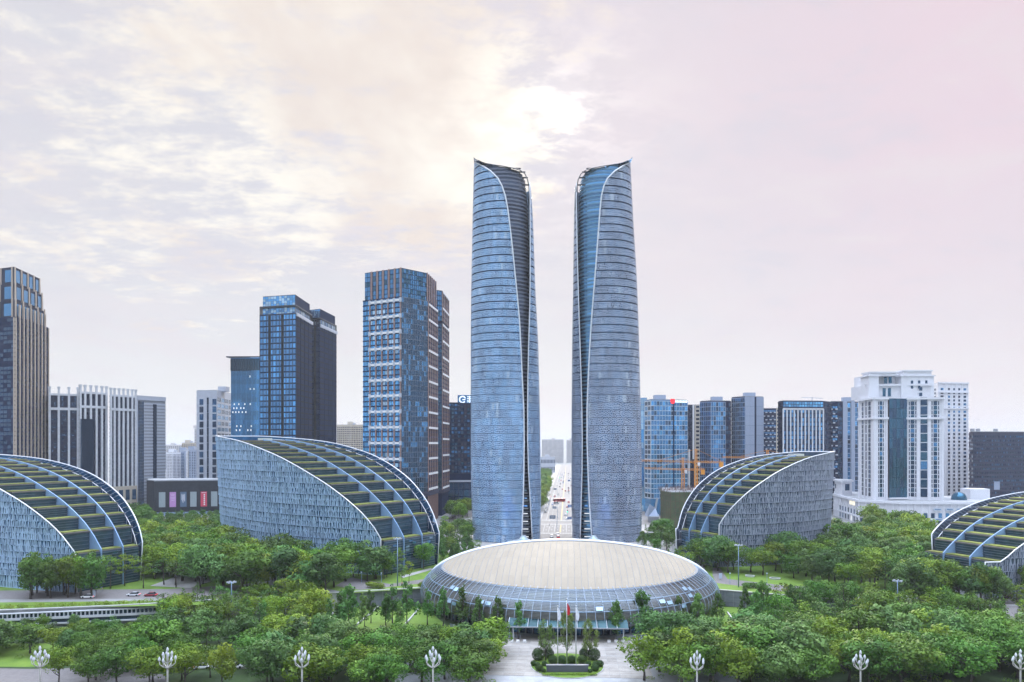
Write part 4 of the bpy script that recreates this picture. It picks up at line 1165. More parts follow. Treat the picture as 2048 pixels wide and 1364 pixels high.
for g, lo_ in ((fa, 0), (fb, 0), (fc, 0)):
    g.block('podium_cornice', -.6, g.len + .6, 19.5, 22.5, 0, 1.6, m_brnd); n = max(2, int(g.len / 3.2))
    for k in range(n + 1): g.block('podium_pier', g.len * k / n - .5, g.len * k / n + .5, 0, 19.5, 0, .8, m_brick)
    for k in range(n):
        for q in range(4): g.pane('window', g.len * (k + .2) / n, g.len * (k + .8) / n, 1 + q * 4.6, 4.6 + q * 4.6, .2, m_gdark)
cc = (fa.p0 + fc.p1) / 2 + Vector((0, 16)); ztop = Z(543, Yb)
pts5 = [fa.p0, fa.p1, fb.p1, fc.p1, f[3].p1, f[4].p0]; cc = sum(pts5, Vector((0, 0))) / 6
poly = [(Vector(p) - cc) * .955 + cc for p in pts5]
mb = MB(); mb.prism([(p.x, p.y) for p in poly], zt, ztop); mb.build('upper_block', m_navy, r)
for i, n in ((0, 13), (1, 12), (2, 5)):
    g = Face(r, poly[i], poly[i + 1]); grid(g, zt, ztop, n, 6, [m_gmid, m_gmid, m_teal], m_navy if i == 1 else None, m_navy, .3, .4, .2, .2)
    if i != 1:
        for k in range(6): u = g.len * (.19 + .158 * k) if i == 0 else g.len * k / 5; g.block('brick_pier', u - .7, u + .7, zt, ztop + .4, 0, .6, m_brick)
for k in (0, 1): mb = MB(); mb.lathe([(0, 3), (1.2, 2.6), (1.5, 1.2), (1.4, 0)], (13 + k * 3.4, 12, ztop), 10); mb.build('roof_vent', m_grey, r, True)
r, f, _ = building('brick_striped_tower', 'slim brick and glass tower tucked behind the faceted brick-striped tower', [(866, 592), (884, 596), (897, 630)], 26, Z(579, 590), m_navy)
zt = Z(579, 590)
grid(f[0], 20, zt - 26, 4, 40, [m_gdark, m_teal, m_gdark], None, m_plum, .4, .6, single=False); grid(f[1], 20, zt - 26, 4, 40, [m_gdark, m_teal], m_brick, m_navy, .9, .9, .6, .3, single=False)
grid(f[0], zt - 24, zt, 4, 6, [m_gmid, m_teal], None, m_plum, .4, .6, single=False); grid(f[1], zt - 24, zt, 4, 6, [m_gdark, m_teal], m_brick, m_navy, .9, .6, .6, .3, single=False)
for k in range(13): f[1].block('white_band', 0, f[1].len, 22 + k * 13 - .7, 22 + k * 13 + .7, .1, .75, m_white)
for g in f[:2]: g.block('podium_cornice', -.4, g.len + .4, 18, 20.5, 0, 1.4, m_brnd)

# dark office block with a sign, against the skyscraper
r, f, _ = building('dark_office_block', 'dark reflective office block with roof sign, between brick tower and lattice skyscraper', [(896, 640), (990, 650)], 40, Z(806, 640), m_navy)
fc = f[0]; zt = Z(806, 640)
grid(fc, 32, zt, 15, 18, [m_gdark, m_teal, m_navy, m_brnd, m_gmid], None, m_plum, .7, 1.2, single=False, lit=.02)
fc.block('terrace_edge', 0, fc.len, 24.5, 26, 0, 1.5, m_lgrey)
grid(fc, 0, 24, 9, 4, [m_gdark, m_teal, m_gdark], m_brnd, m_navy, .6, .6, single=False)
box('sign_frame', (14.5, 4, zt + 3.5), (13, 1, 7), m_gmid, r)
m_sign = M('white_sign', (.8, .85, .95), .4, emit=((.75, .85, 1.0), 1.3))
mb = MB()
mb.tube([(12.2 + 2.6 * math.cos(a), 3.2, zt + 3.2 + 2.6 * math.sin(a)) for a in np.linspace(.4, 5.6, 20)], .45, 6); mb.bar((12.2, 3.2, zt + 3.1), (14.6, 3.2, zt + 3.1), .7); mb.build('sign_emblem', m_sign, r)
mb = MB()
for z_ in (1.2, 2.6, 4.2, 5.6): mb.bar((16, 3.2, zt + z_), (20.5, 3.2, zt + z_), .45)
mb.bar((18.2, 3.2, zt + .6), (18.2, 3.2, zt + 6.2), .45); mb.build('sign_character', m_sign, r)

# far towers closing the avenue, and the haze-pale flats on the skyline
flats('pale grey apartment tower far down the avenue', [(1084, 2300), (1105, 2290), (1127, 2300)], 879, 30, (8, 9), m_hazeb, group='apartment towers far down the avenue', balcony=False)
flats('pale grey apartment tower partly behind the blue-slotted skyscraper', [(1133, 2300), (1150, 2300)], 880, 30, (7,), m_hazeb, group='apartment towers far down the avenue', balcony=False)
b, f = flats('low pale exhibition hall at the far end of the avenue', [(1076, 1500), (1110, 1500)], 914, 2, (12,), m_lgrey, name='exhibition_hall', balcony=False)
flats('white apartment block with dark shaft windows beside the banded office', [(333, 1000), (345, 990), (361, 1000)], 905, 22, (5, 6), m_wst, group='flats beyond the gallery')
flats('blue-grey windowless gable flats beyond the gallery', [(360, 1030), (371, 1026), (376, 1060)], 902, 22, (1, 2), m_blugy, group='flats beyond the gallery', balcony=False)
flats('blue-grey flats with a pale stair strip beside the white slab tower', [(378, 980), (383, 976), (396, 985)], 900, 22, (2, 3), m_blugy, group='flats beyond the gallery', balcony=False)
flats('cream flats with gabled roof pavilion beside the white slab tower', [(364, 1200), (392, 1195)], 886, 26, (8,), m_beige, group='flats beyond the gallery')
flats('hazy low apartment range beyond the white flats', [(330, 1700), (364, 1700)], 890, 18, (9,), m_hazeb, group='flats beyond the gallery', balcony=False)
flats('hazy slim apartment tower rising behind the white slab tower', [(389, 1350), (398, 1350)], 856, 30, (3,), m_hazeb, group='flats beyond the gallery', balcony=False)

# right of the skyscrapers
r, f, _ = building('glass_sliver_tower', 'pale blue glass tower showing as a sliver beside the lattice skyscraper', [(1262, 640), (1294, 634)], 30, Z(797, 640), m_gblue)
grid(f[0], 0, Z(797, 640), 5, 18, [m_gpale, m_gblue], None, m_gblue, .2, .35, single=False)
r, f, _ = building('grid_glass_tower', 'blue gridded glass office block with a red-and-white roof sign', [(1290, 606), (1302, 594), (1375, 604)], 36, Z(800, 600), m_gmid)
fa, fb = f[0], f[1]; zt = Z(800, 600)
m_frame = M('pale_frame', (.50, .55, .62), .5, .1)
grid(fa, 14, zt - 1, 2, 20, [m_gdark, m_gmid], m_frame, m_frame, .5, .9, .35, .3)
grid(fb, 14, zt - 1, 13, 20, [m_gblue, m_gmid, m_gmid, m_gmid, m_gmid, m_gdark], m_frame, m_frame, .22, .45, .25, .22, every=1)
fb.block('recess', fb.len * .60, fb.len * .63, 14, zt - 1, .1, .3, m_navy)
fb.block('stilts_glazing', 2, fb.len - 6, 0, 14, -3, .5, m_teal)
for k in range(4): mb = MB(); p = fb.at(2 + k * 7, 1); mb.bar((p.x, p.y, 0), (p.x + 3, p.y + 2, 14), 1.6, .8); mb.build('stilt', m_grey, r)
box('roof_plant', (14, 12, zt + 2.5), (9, 8, 5), m_blugy, r)
m_red = M('red_sign', (.75, .02, .03), .4, emit=((1, .02, .03), 1.2))
p = fb.at(fb.len * .58, .6); mb = MB(); mb.prism([(p.x - 1.6, p.y - .3), (p.x + 1.6, p.y - .3), (p.x + 1.6, p.y + .3), (p.x - 1.6, p.y + .3)], zt - 2.3, zt + .8); mb.prism([(p.x - .9, p.y - .35), (p.x + .9, p.y - .35), (p.x + .9, p.y + .35), (p.x - .9, p.y + .35)], zt - 3.0, zt - 2.3); mb.build('sign_emblem', m_red, r)
for k in range(8): fb.block('sign_letter', fb.len * (.655 + .042 * k), fb.len * (.655 + .042 * k) + .85, zt - 2.0, zt - .3, .5, .3, m_sign)
def strip_tower(label, pts, ytop, parts, name='strip_tower', roofp=True, cat='building'):
    """facade of vertical strips: (u0, u1, kind)"""
    Y = pts[0][1]; zt = Z(ytop, Y)
    r, f, c = building(name, label, pts, 30, zt, m_navy, cat)
    for fi, u0, u1, kind in parts:
        g = f[fi]; a, b = g.len * u0, g.len * u1; n = max(1, round((b - a) / 2.4)); rows = int(zt / 3.9)
        if kind == 'glass': grid(g, 2, zt - 1, n, rows, [m_gmid, m_gdark, m_gblue, m_gmid], m_frame, m_blugy, .2, .5, .2, .2, u0=a, u1=b, single=False)
        elif kind == 'dark': grid(g, 2, zt - 1, n, rows, [m_gdark, m_navy, m_gdark], None, m_plum, .4, 1.0, u0=a, u1=b, single=False)
        elif kind == 'panel':
            m = max(1, round((b - a) / 5))
            for k in range(m):
                for q in range(12):
                    za, zb = zt * q / 12 + random.uniform(0, 2), zt * (q + 1) / 12 - .1
                    g.block('gable_panel', a + (b - a) * k / m + .05, a + (b - a) * (k + 1) / m - .05, zt * q / 12, zb, 0, .4 + random.uniform(0, .04), m_blugy)
        elif kind == 'white': g.block('white_strip', a, b, zt * .45, zt, 0, .8, m_white); g.block('white_strip', a - 4, b - 4, 0, zt * .55, 0, .9, m_white)
        elif kind == 'flat':
            g.block('render_strip', a, b, 0, zt, 0, .3, m_beige)
            for q in range(rows): g.pane('window', a + (b - a) * .25, a + (b - a) * .75, 2 + q * 3.9, 4 + q * 3.9, .34, m_gdark)
        elif kind == 'balc':
            for q in range(rows):
                g.row('window_row', [(a + (b - a) * (k + .1) / n, a + (b - a) * (k + .9) / n) for k in range(n)], q * 3.9 + 1.6, q * 3.9 + 3.4, .12, random.choice([m_gdark, m_gmid, m_plum]))
                for k in range(n):
                    if (k + q) % 2 == 0: g.block('balcony', a + (b - a) * (k + .1) / n, a + (b - a) * (k + .9) / n, q * 3.9 + .4, q * 3.9 + 1.5, 0, 1.1, m_lgrey)
        elif kind == 'ribs':
            grid(g, 2, zt * .93, n, rows, [m_gmid, m_gblue, m_gdark, m_gmid], None, m_navy, .7, .8, u0=a, u1=b, single=False)
            k_ = max(2, round((b - a) / 3.2))
            for k in range(k_ + 1): u = a + (b - a) * k / k_; g.block('white_rib', u - .45, u + .45, 0, zt * .93, 0, .9, m_stone)
            g.block('rib_beam', a, b, zt * .93 - 1, zt * .93 + .5, 0, .9, m_stone)
            grid(g, zt * .945, zt - .5, n, 2, [m_gblue, m_gmid], None, m_navy, .3, .4, u0=a, u1=b, single=False)
        elif kind == 'plain': g.block('render_strip', a, b, 0, zt + .6, 0, .5, m_blugy)
    if roofp: box('roof_plant', (c[0], c[1] - 6, zt + 2), (9, 6, 4), m_blugy, r)
    return r, f
strip_tower('dark and cream striped flats with a white light strip beside the gridded block', [(1375, 720), (1406, 720)], 810, [(0, .0, .30, 'dark'), (0, .32, .42, 'white'), (0, .45, .85, 'flat'), (0, .86, 1, 'dark')], roofp=False)
strip_tower('blue-grey glass office block with thin pale floor lines behind the orange cranes', [(1400, 640), (1422, 628), (1462, 634)], 803, [(0, 0, 1, 'glass'), (1, 0, .72, 'glass'), (1, .74, 1, 'dark')])
strip_tower('pale panelled office block with a dark slit down its gable', [(1463, 640), (1490, 626), (1527, 632)], 795, [(0, 0, 1, 'glass'), (1, 0, .50, 'panel'), (1, .60, 1, 'panel')])
strip_tower('dark balconied apartment tower squeezed between office blocks', [(1526, 800), (1558, 800)], 817, [(0, 0, .8, 'balc'), (0, .82, 1, 'flat')], roofp=False, cat='apartment block')
r, f = strip_tower('dark glass office block with close white ribs below a glazed top', [(1556, 630), (1566, 620), (1646, 624), (1664, 640)], 803, [(0, 0, 1, 'dark'), (1, 0, 1, 'ribs'), (2, 0, 1, 'dark')], roofp=False)
p = f[1].at(f[1].len * .85, -8); zt = Z(803, 620); mb = MB(); mb.bar((p.x - 9, p.y, zt + 4), (p.x + 9, p.y, zt + 3.4), .5); mb.bar((p.x, p.y, zt), (p.x, p.y, zt + 4.5), .5); mb.build('cleaning_gantry', m_lgrey, r)
strip_tower('grey apartment tower with balconies and a pale gable beside the white stone tower', [(1660, 640), (1675, 640), (1726, 648)], 803, [(0, 0, 1, 'balc'), (1, 0, .18, 'dark'), (1, .2, .36, 'plain'), (1, .38, .50, 'glass'), (1, .52, .66, 'plain'), (1, .68, .84, 'glass'), (1, .86, 1, 'flat')], cat='apartment block')

# white stone tower in a classical dress
Yw = 530
r, f, _ = building('white_stone_tower', 'ornate white stone tower with stepped crown and a tall green glass bay', [(1718, 556), (1748, 530), (1810, 536), (1886, 528)], 40, Z(797, Yw), m_wst)
zt = Z(797, Yw)
fl_, fm, fr2 = f[0], f[1], f[2]
rows = 21; zb = 19.0
def wcol(g, u, wd, big):
    for q in range(rows):
        z = zb + q * (zt - zb - 2) / rows
        g.pane('window', u - wd / 2, u + wd / 2, z + .6, z + 3.4, .16, random.choice([m_gdark, m_gdark, m_gmid, m_teal]))
        for s_ in (-1, 1): g.pane('side_light', u + s_ * (wd / 2 + .9) - .3, u + s_ * (wd / 2 + .9) + .3, z + .6, z + 3.2, .16, m_gdark)
for u in (.28, .72): wcol(fl_, fl_.len * u, 1.5, False)
wcol(fm, fm.len * .22, 2.2, False)
for u in (.20, .80): wcol(fr2, fr2.len * u, 2.3, False)
for q in range(0, rows, 2):
    z = zb + q * (zt - zb - 2) / rows
    fr2.pane('tall_window', fr2.len * .5 - 2.1, fr2.len * .5 + 2.1, z + .5, z + 6.3, .2, random.choice([m_gdark, m_teal, m_gmid]))
    for s_ in (-1, 1): fr2.pane('side_light', fr2.len * .5 + s_ * 3.3 - .35, fr2.len * .5 + s_ * 3.3 + .35, z + .6, z + 3.2, .16, m_gdark)
    fl_.pane('tall_window', fl_.len * .5 - .9, fl_.len * .5 + .9, z + .5, z + 6.3, .2, m_gdark)
for g, us in ((fl_, (0.02, .40, .60, .98)), (fm, (.02, .40)), (fr2, (.01, .34, .37, .63, .66, .99))):
    for u in us: g.block('pilaster', g.len * u - .7, g.len * u + .7, 0, zt, 0, .55, m_wst)
bay = empty('glass_bay'); bay.parent = r
u0, u1 = fm.len * .44, fm.len * 1.02
for k in range(5):
    for q in range(10):
        fm.pane('bay_pane', u0 + (u1 - u0) * k / 5 + .1, u0 + (u1 - u0) * (k + 1) / 5 - .1, zb + q * (zt - zb) / 10 + .2, zb + (q + 1) * (zt - zb) / 10 - .2, 1.5, random.choice([m_teal, m_teal, m_teal, m_gdark]), bay, .004)
fm.block('bay_backing', u0, u1, zb, zt, .05, 1.35, m_dark, bay)
for q in range(11): fm.block('bay_rail', u0, u1, zb + q * (zt - zb) / 10 - .12, zb + q * (zt - zb) / 10 + .12, 1.45, .2, m_teal, bay)
fm.block('bay_sill', u0 - .4, u1 + .4, zb - 1.2, zb, 0, 2.4, m_wst, bay)
for g in f[:3]:
    for z in (zt - 14, zt): g.block('cornice', -.5, g.len + .5, z - .6, z + .8, 0, 1.3, m_wst)
for (pa, ya, pb, yb_, yt, ybm) in ((1732, 546, 1862, 540, 770, 797), (1738, 552, 1856, 546, 748, 770)):
    A, B = Vector((X(pa, ya), ya)), Vector((X(pb, yb_), yb_)); o0 = Vector((r.location.x, r.location.y))
    z_a, z_b = Z(ybm, 545), Z(yt, 545)
    A -= o0; B -= o0
    mb = MB(); mb.prism([(A.x, A.y), (B.x, B.y), (B.x, B.y + 24), (A.x, A.y + 24)], z_a, z_b); mb.build('crown_tier', m_wst, r)
    g = Face(r, A, B)
    for u in (.28, .36, .72, .78, .84):
        for q in range(2 if u > .6 else 1): g.pane('window', g.len * u - 1, g.len * u + 1.1, z_a + 1.5 + q * 4, z_a + (4 if u > .6 else 7.5) + q * 4, .2, m_gdark if u > .6 else m_teal)
    g.block('cornice', -.8, g.len + .8, z_b - .8, z_b + .6, 0, 1.4, m_wst)
for (pa, pb, yt, ybm) in ((1738, 1790, 745, 752), (1804, 1860, 742, 752), (1800, 1865, 752, 797), (1735, 1755, 752, 797)):
    a, b = X(pa, 543) - r.location.x, X(pb, 543) - r.location.x
    box('crown_pavilion', ((a + b) / 2, 543 - r.location.y + 4, (Z(ybm, 543) + Z(yt, 543)) / 2), (b - a, 12, Z(yt, 543) - Z(ybm, 543)), m_wst, r)
    box('pavilion_cornice', ((a + b) / 2, 543 - r.location.y + 4, Z(yt, 543)), (b - a + 1.6, 13.4, .9), m_wst, r)
    for k in range(3):
        for q in range(2):
            if pa == 1800: pane('window', r, (a + (b - a) * (.32 + .22 * k), 543 - r.location.y - 2.12, Z(765 + q * 9, 543)), 1.7, 2.6, 0, m_gdark)
# its podium with shop signs
r, f, _ = building('white_stone_podium', 'long white stone podium with shop signs below the ornate white tower', [(1668, 600), (1718, 534), (1800, 515), (1990, 512)], 45, Z(1004, 520), m_wst)
for gi, n in ((0, 9), (1, 6), (2, 13)):
    g = f[gi]; zp = Z(1004, 520)
    for k in range(n):
        u = g.len * (k + .5) / n
        g.pane('window', u - 1.2, u + 1.2, 6.2, 9.6, .2, random.choice([m_gdark, m_gmid, m_teal])); g.pane('shop_window', u - 1.4, u + 1.4, .8, 4.4, .2, random.choice([m_gdark, m_lit, m_gmid, m_gdark]))
        g.block('pilaster', g.len * k / n - .5, g.len * k / n + .5, 0, zp, 0, .5, m_wst)
    g.block('cornice', -.5, g.len + .5, zp - 1, zp + .6, 0, 1.2, m_wst); g.block('string_course', 0, g.len, 4.9, 5.5, 0, .7, m_wst)
    if gi == 0:
        for k in (6, 7): g.block('lit_sign', g.len * (k + .1) / n, g.len * (k + .9) / n, zp - 4.2, zp - 1.6, .2, .4, M('warm_sign', (.8, .75, .6), .5, emit=((1, .9, .65), .7)))
g = f[2]
m_sb, m_sy, m_st = M('blue_shop_sign', (.03, .16, .34), .5), M('yellow_shop_sign', (.55, .55, .05), .5), M('pale_shop_sign', (.55, .62, .70), .5)
for px, mt, z in ((1850, m_sy, 5.2), (1876, m_st, 5.2), (1897, m_sb, 5.2), (1874, m_st, 12.2), (1898, m_st, 12.2), (1919, m_st, 12.2)):
    u = g.len * (px - 1800) / 190; s_ = g.block('shop_sign', u - 2.7, u + 2.7, z - .8, z + 1.0, .75, .4, mt)
    for k in range(5): g.block('sign_letter', u - 1.9 + k * .8, u - 1.35 + k * .8, z - .25, z + .45, 1.16, .08, m_white if mt is not m_st else m_sb)
# corner clock pavilion on the podium
r, f, _ = building('corner_pavilion', 'small white stone pavilion with square lattice window on the podium corner', [(1669, 596), (1684, 578), (1704, 584)], 12, Z(961, 585), m_wst)
f[1].pane('window', f[1].len * .3, f[1].len * .72, 21, 26, .2, m_gdark); f[1].pane('window', f[1].len * .3, f[1].len * .7, 11, 14, .2, m_gdark); f[0].pane('window', 2, 4, 22, 25.5, .2, m_gdark)
for g in f[:2]: g.block('cornice', -.5, g.len + .5, Z(961, 585) - 1, Z(961, 585) + .5, 0, 1, m_wst); g.block('cornice', -.3, g.len + .3, 17, 18, 0, .8, m_wst)
# white box and barrel glasshouse on the podium roof
w_ = box('white_roof_box', (X(1950, 545), 545, Z(988, 545) - 4), (14, 12, 16), m_wst); tag(w_, 'plain white box building on the podium roof beside the dark brown slab', 'building')
mb = MB(); xg, yg = X(1918, 535), 535
mb.lathe([(5.2, 0), (5.0, 2.2), (4.1, 4.2), (2.4, 5.6), (0.2, 6.1)], (0, 0, 0), 16); 
gh = mb.build('glass_pavilion', m_teal, None, True, (xg, yg, Z(1004, 520))); tag(gh, 'small round-topped green glass pavilion on the podium roof', 'pavilion')
# tall white apartment tower behind
r, f, c = building('white_apartment_tower', 'tall white apartment tower with five columns of square windows', [(1866, 664), (1876, 650), (1936, 656)], 30, Z(766, 652), m_wst, 'apartment block')
g = f[1]; zt = Z(766, 652)
for q in range(31):
    z = 6 + q * (zt - 9) / 31
    for u, wd in ((.13, 2.9), (.36, 1.9), (.53, 1.7), (.70, 1.9), (.89, 2.6)):
        g.pane('window', g.len * u - wd / 2, g.len * u + wd / 2, z, z + 1.9, .15, random.choice([m_gdark, m_plum, m_gdark, m_gmid]))
    g.pane('window', g.len * .13 - 1, g.len * .13, z - .1, z + 1.9, .16, m_gdark) if q % 5 == 0 else None
    f[0].pane('window', f[0].len * .3, f[0].len * .6, z, z + 1.9, .15, m_gdark)
for u in (.01, .25, .45, .61, .79, .99): g.block('pier', g.len * u - .4, g.len * u + .4, 0, zt + 1, 0, .45, m_wst)
for z in (zt - 22, zt - 8, zt): g.block('cornice', -.4, g.len + .4, z - .5, z + .6, 0, .9, m_wst)
# dark brown slab at the right
r, f, c = building('brown_slab_office', 'low dark brown slab office with small windows, beside the tall white apartment tower', [(1938, 600), (1946, 590), (2090, 606)], 34, Z(864, 595), m_brnd)
g = f[1]; zt = Z(864, 595)
grid(g, 4, zt - 2, 44, 19, [m_navy, m_gdark, m_gdark, m_gmid, m_gdark], None, m_brnd, .9, 1.6, single=False)
grid(f[0], 4, zt - 2, 3, 19, [m_navy, m_gdark], None, m_brnd, .6, 1.6, single=False)
for p in (1957, 1968, 2003): q = g.at(g.len * (p - 1946) / 144, -6); box('roof_unit', (q.x, q.y, zt + 1.5), (2.5, 2, 2.4), m_grey, r)
q = g.at(g.len * .32, .3); box('wall_emblem', (q.x, q.y, 24), (5.5, .3, 6.5), m_blugy, r, g.ang)

# concrete frame under green netting, and the cranes
m_net = M('green_netting', (0.06, 0.10, 0.055), 0.9, c2=(0.13, 0.15, 0.07), noise=.2, nscale=.12, bump=.3)
m_rust = M('rusty_rebar', (.14, .07, .05), .9, noise=.3, nscale=.5)
Yc = 500
r, f, c = building('construction_site', 'unfinished building wrapped in green netting with rusty rebar on top', [(1321, 512), (1341, 494), (1440, 502)], 34, Z(984, Yc), m_net)
zt = Z(984, Yc)
for g in f[:2]:
    n = int(g.len / 3)
    for k in range(n + 1): g.block('scaffold_pole', g.len * k / n - .06, g.len * k / n + .06, 0, zt + 1, .3, .12, m_rust)
    for k in range(7): g.block('scaffold_rail', 0, g.len, zt * k / 6.5 - .06, zt * k / 6.5 + .06, .45, .12, m_rust)
mb = MB()
for k in range(260):
    u, v = random.random(), random.random(); x = f[0].p1.x - 5 + u * 36; y = f[0].p1.y + 1 + v * 26
    mb.bar((x, y, zt), (x + random.uniform(-.5, .5), y, zt + random.uniform(1.5, 4.2)), .14)
o = mb.build('rebar', m_rust, r); o['kind'] = 'stuff'
m_crane = M('crane_orange', (.72, .30, .03), .5, noise=.1, nscale=.5)
def crane(label, px, Yc, ybase, yjib, ytop, jib_l, jib_r, tilt, ang=0.0):
    r = empty('tower_crane', (X(px, Yc), Yc, 0), ang, label, 'crane', 'orange tower cranes')
    s = Yc / F; zb, zj, zt = max(0, Z(ybase, Yc)), Z(yjib, Yc), Z(ytop, Yc)
    def truss(name, a, b, wd, seg):
        a, b = Vector(a), Vector(b); mb = MB(); d = (b - a); n = max(2, int(d.length / seg)); dn = d.normalized()
        up = Vector((0, 0, 1)) if abs(dn.z) < .7 else Vector((0, 1, 0)); sx = dn.cross(up).normalized() * wd / 2; sy = sx.normalized().cross(dn) * wd / 2
        cs = [(-1, -1), (1, -1), (1, 1), (-1, 1)]
        for i, j in cs: mb.bar(a + sx * i + sy * j, b + sx * i + sy * j, wd * .13)
        for k in range(n):
            p, q = a + d * k / n, a + d * (k + 1) / n
            for (i, j), (i2, j2) in zip(cs, cs[1:] + cs[:1]): mb.bar(p + sx * i + sy * j, q + sx * i2 + sy * j2, wd * .11); mb.bar(p + sx * i + sy * j, p + sx * i2 + sy * j2, wd * .10)
        return mb.build(name, m_crane, r)
    truss('mast', (0, 0, zb * .2), (0, 0, zj + 1), 1.9, 2.4); truss('cat_head', (0, 0, zj + 1), (0, 0, zt), 1.2, 1.8)
    truss('jib', (0, 0, zj), (-jib_l * s, 0, zj + tilt), 1.1, 1.7); truss('counter_jib', (0, 0, zj), (jib_r * s, 0, zj), 1.2, 2.0)
    box('counterweight', (jib_r * s * .92, 0, zj - 1.8), (2.6, 1.4, 3.4), m_crane, r); box('cab', (1.6, -1.2, zj - 1.4), (1.6, 1.5, 2.1), m_white, r)
    for e in (-jib_l * s * .6, jib_r * s * .9): mb = MB(); mb.bar((0, 0, zt), (e, 0, zj + (tilt * .6 if e < 0 else 0) + .8), .16); mb.build('tie', m_crane, r)
crane('orange tower crane with tall peak, rising from the netted building', 1392, 516, 978, 924, 898, 118, 55, 1.2)
crane('shorter orange tower crane on the netted building beside the taller peak', 1366, 524, 975, 939, 915, 78, 43, 1.0)
crane('orange tower crane with a leaning peak behind the grey crescent roof', 1535, 560, 920, 916, 900, 90, 60, .8)
crane('distant orange crane arm just above the grey crescent rim', 1496, 575, 945, 938, 932, 16, 22, .2)
# little odd buildings near the plaza edges
r, f, c = building('tent_roof_building', 'low grey angular building with tent-like roof beside the netted site', [(1296, 545), (1318, 540)], 20, 4, m_grey)
mb = MB(); mb.add([(0, 0, 4), (8, 0, 4), (8, 14, 4), (0, 14, 4), (2, 4, 13), (6.5, 6, 10)], [(0, 1, 5, 4), (1, 2, 5), (2, 3, 4, 5), (3, 0, 4)]); mb.build('tent_roof', m_blugy, r)
r, f, c = building('low_pavilion', 'long low dark pavilion with overhanging roof beyond the skyscraper plaza', [(1285, 446), (1330, 448)], 12, 3.6, m_dark)
box('overhanging_roof', (c[0], c[1], 4.2), (17, 15, .5), m_grey, r)
for k in range(6): f[0].pane('window', f[0].len * (k + .1) / 6, f[0].len * (k + .9) / 6, .5, 3.2, .1, m_gdark)
# ------------------------------------------------------------------ trees
def leaf_mat(name, ca, cb, trans=0.22, objv=0.30):
    m = bpy.data.materials.new(name); m.use_nodes = True; t = m.node_tree; b = t.nodes['Principled BSDF']; out = t.nodes['Material Output']
    at = t.nodes.new('ShaderNodeAttribute'); at.attribute_name = 'tint'
    oi = t.nodes.new('ShaderNodeObjectInfo')
    mx = t.nodes.new('ShaderNodeMix'); mx.data_type = 'RGBA'; mx.inputs[6].default_value = (*ca, 1); mx.inputs[7].default_value = (*cb, 1)
    t.links.new(at.outputs['Fac'], mx.inputs[0])
    hs = t.nodes.new('ShaderNodeHueSaturation'); t.links.new(mx.outputs[2], hs.inputs['Color'])
    r1 = t.nodes.new('ShaderNodeMapRange'); r1.inputs[3].default_value = 1 - objv; r1.inputs[4].default_value = 1 + objv * 1.3
    r2 = t.nodes.new('ShaderNodeMapRange'); r2.inputs[3].default_value = 0.478; r2.inputs[4].default_value = 0.515
    t.links.new(oi.outputs['Random'], r1.inputs[0]); t.links.new(r1.outputs[0], hs.inputs['Value'])
    mm = t.nodes.new('ShaderNodeMath'); mm.operation = 'FRACT'; m2 = t.nodes.new('ShaderNodeMath'); m2.operation = 'MULTIPLY'; m2.inputs[1].default_value = 7.3
    t.links.new(oi.outputs['Random'], m2.inputs[0]); t.links.new(m2.outputs[0], mm.inputs[0]); t.links.new(mm.outputs[0], r2.inputs[0]); t.links.new(r2.outputs[0], hs.inputs['Hue'])
    t.links.new(hs.outputs[0], b.inputs['Base Color']); b.inputs['Roughness'].default_value = 0.6; b.inputs['Specular IOR Level'].default_value = 0.25
    tl = t.nodes.new('ShaderNodeBsdfTranslucent'); t.links.new(hs.outputs[0], tl.inputs[0])
    ms = t.nodes.new('ShaderNodeMixShader'); ms.inputs[0].default_value = trans
    t.links.new(b.outputs[0], ms.inputs[1]); t.links.new(tl.outputs[0], ms.inputs[2]); t.links.new(ms.outputs[0], out.inputs[0])
    return m
m_camph = leaf_mat('camphor_leaf', (0.034, 0.105, 0.014), (0.130, 0.260, 0.028))
m_bright = leaf_mat('bright_leaf', (0.075, 0.165, 0.012), (0.225, 0.320, 0.026))
m_slim = leaf_mat('ginkgo_leaf', (0.060, 0.150, 0.034), (0.130, 0.260, 0.055), 0.3)
m_coni = leaf_mat('redwood_leaf', (0.038, 0.105, 0.018), (0.100, 0.200, 0.030))
m_airy = leaf_mat('willow_leaf', (0.12, 0.20, 0.045), (0.20, 0.29, 0.075), 0.4, 0.1)
m_topi = leaf_mat('topiary_leaf', (0.020, 0.050, 0.012), (0.045, 0.095, 0.018), 0.15, 0.15)
m_purple = leaf_mat('plum_leaf', (0.05, 0.022, 0.028), (0.10, 0.04, 0.045))
m_bark = M('bark', (0.075, 0.062, 0.05), 0.95, noise=.25, nscale=2.0, bump=.4)

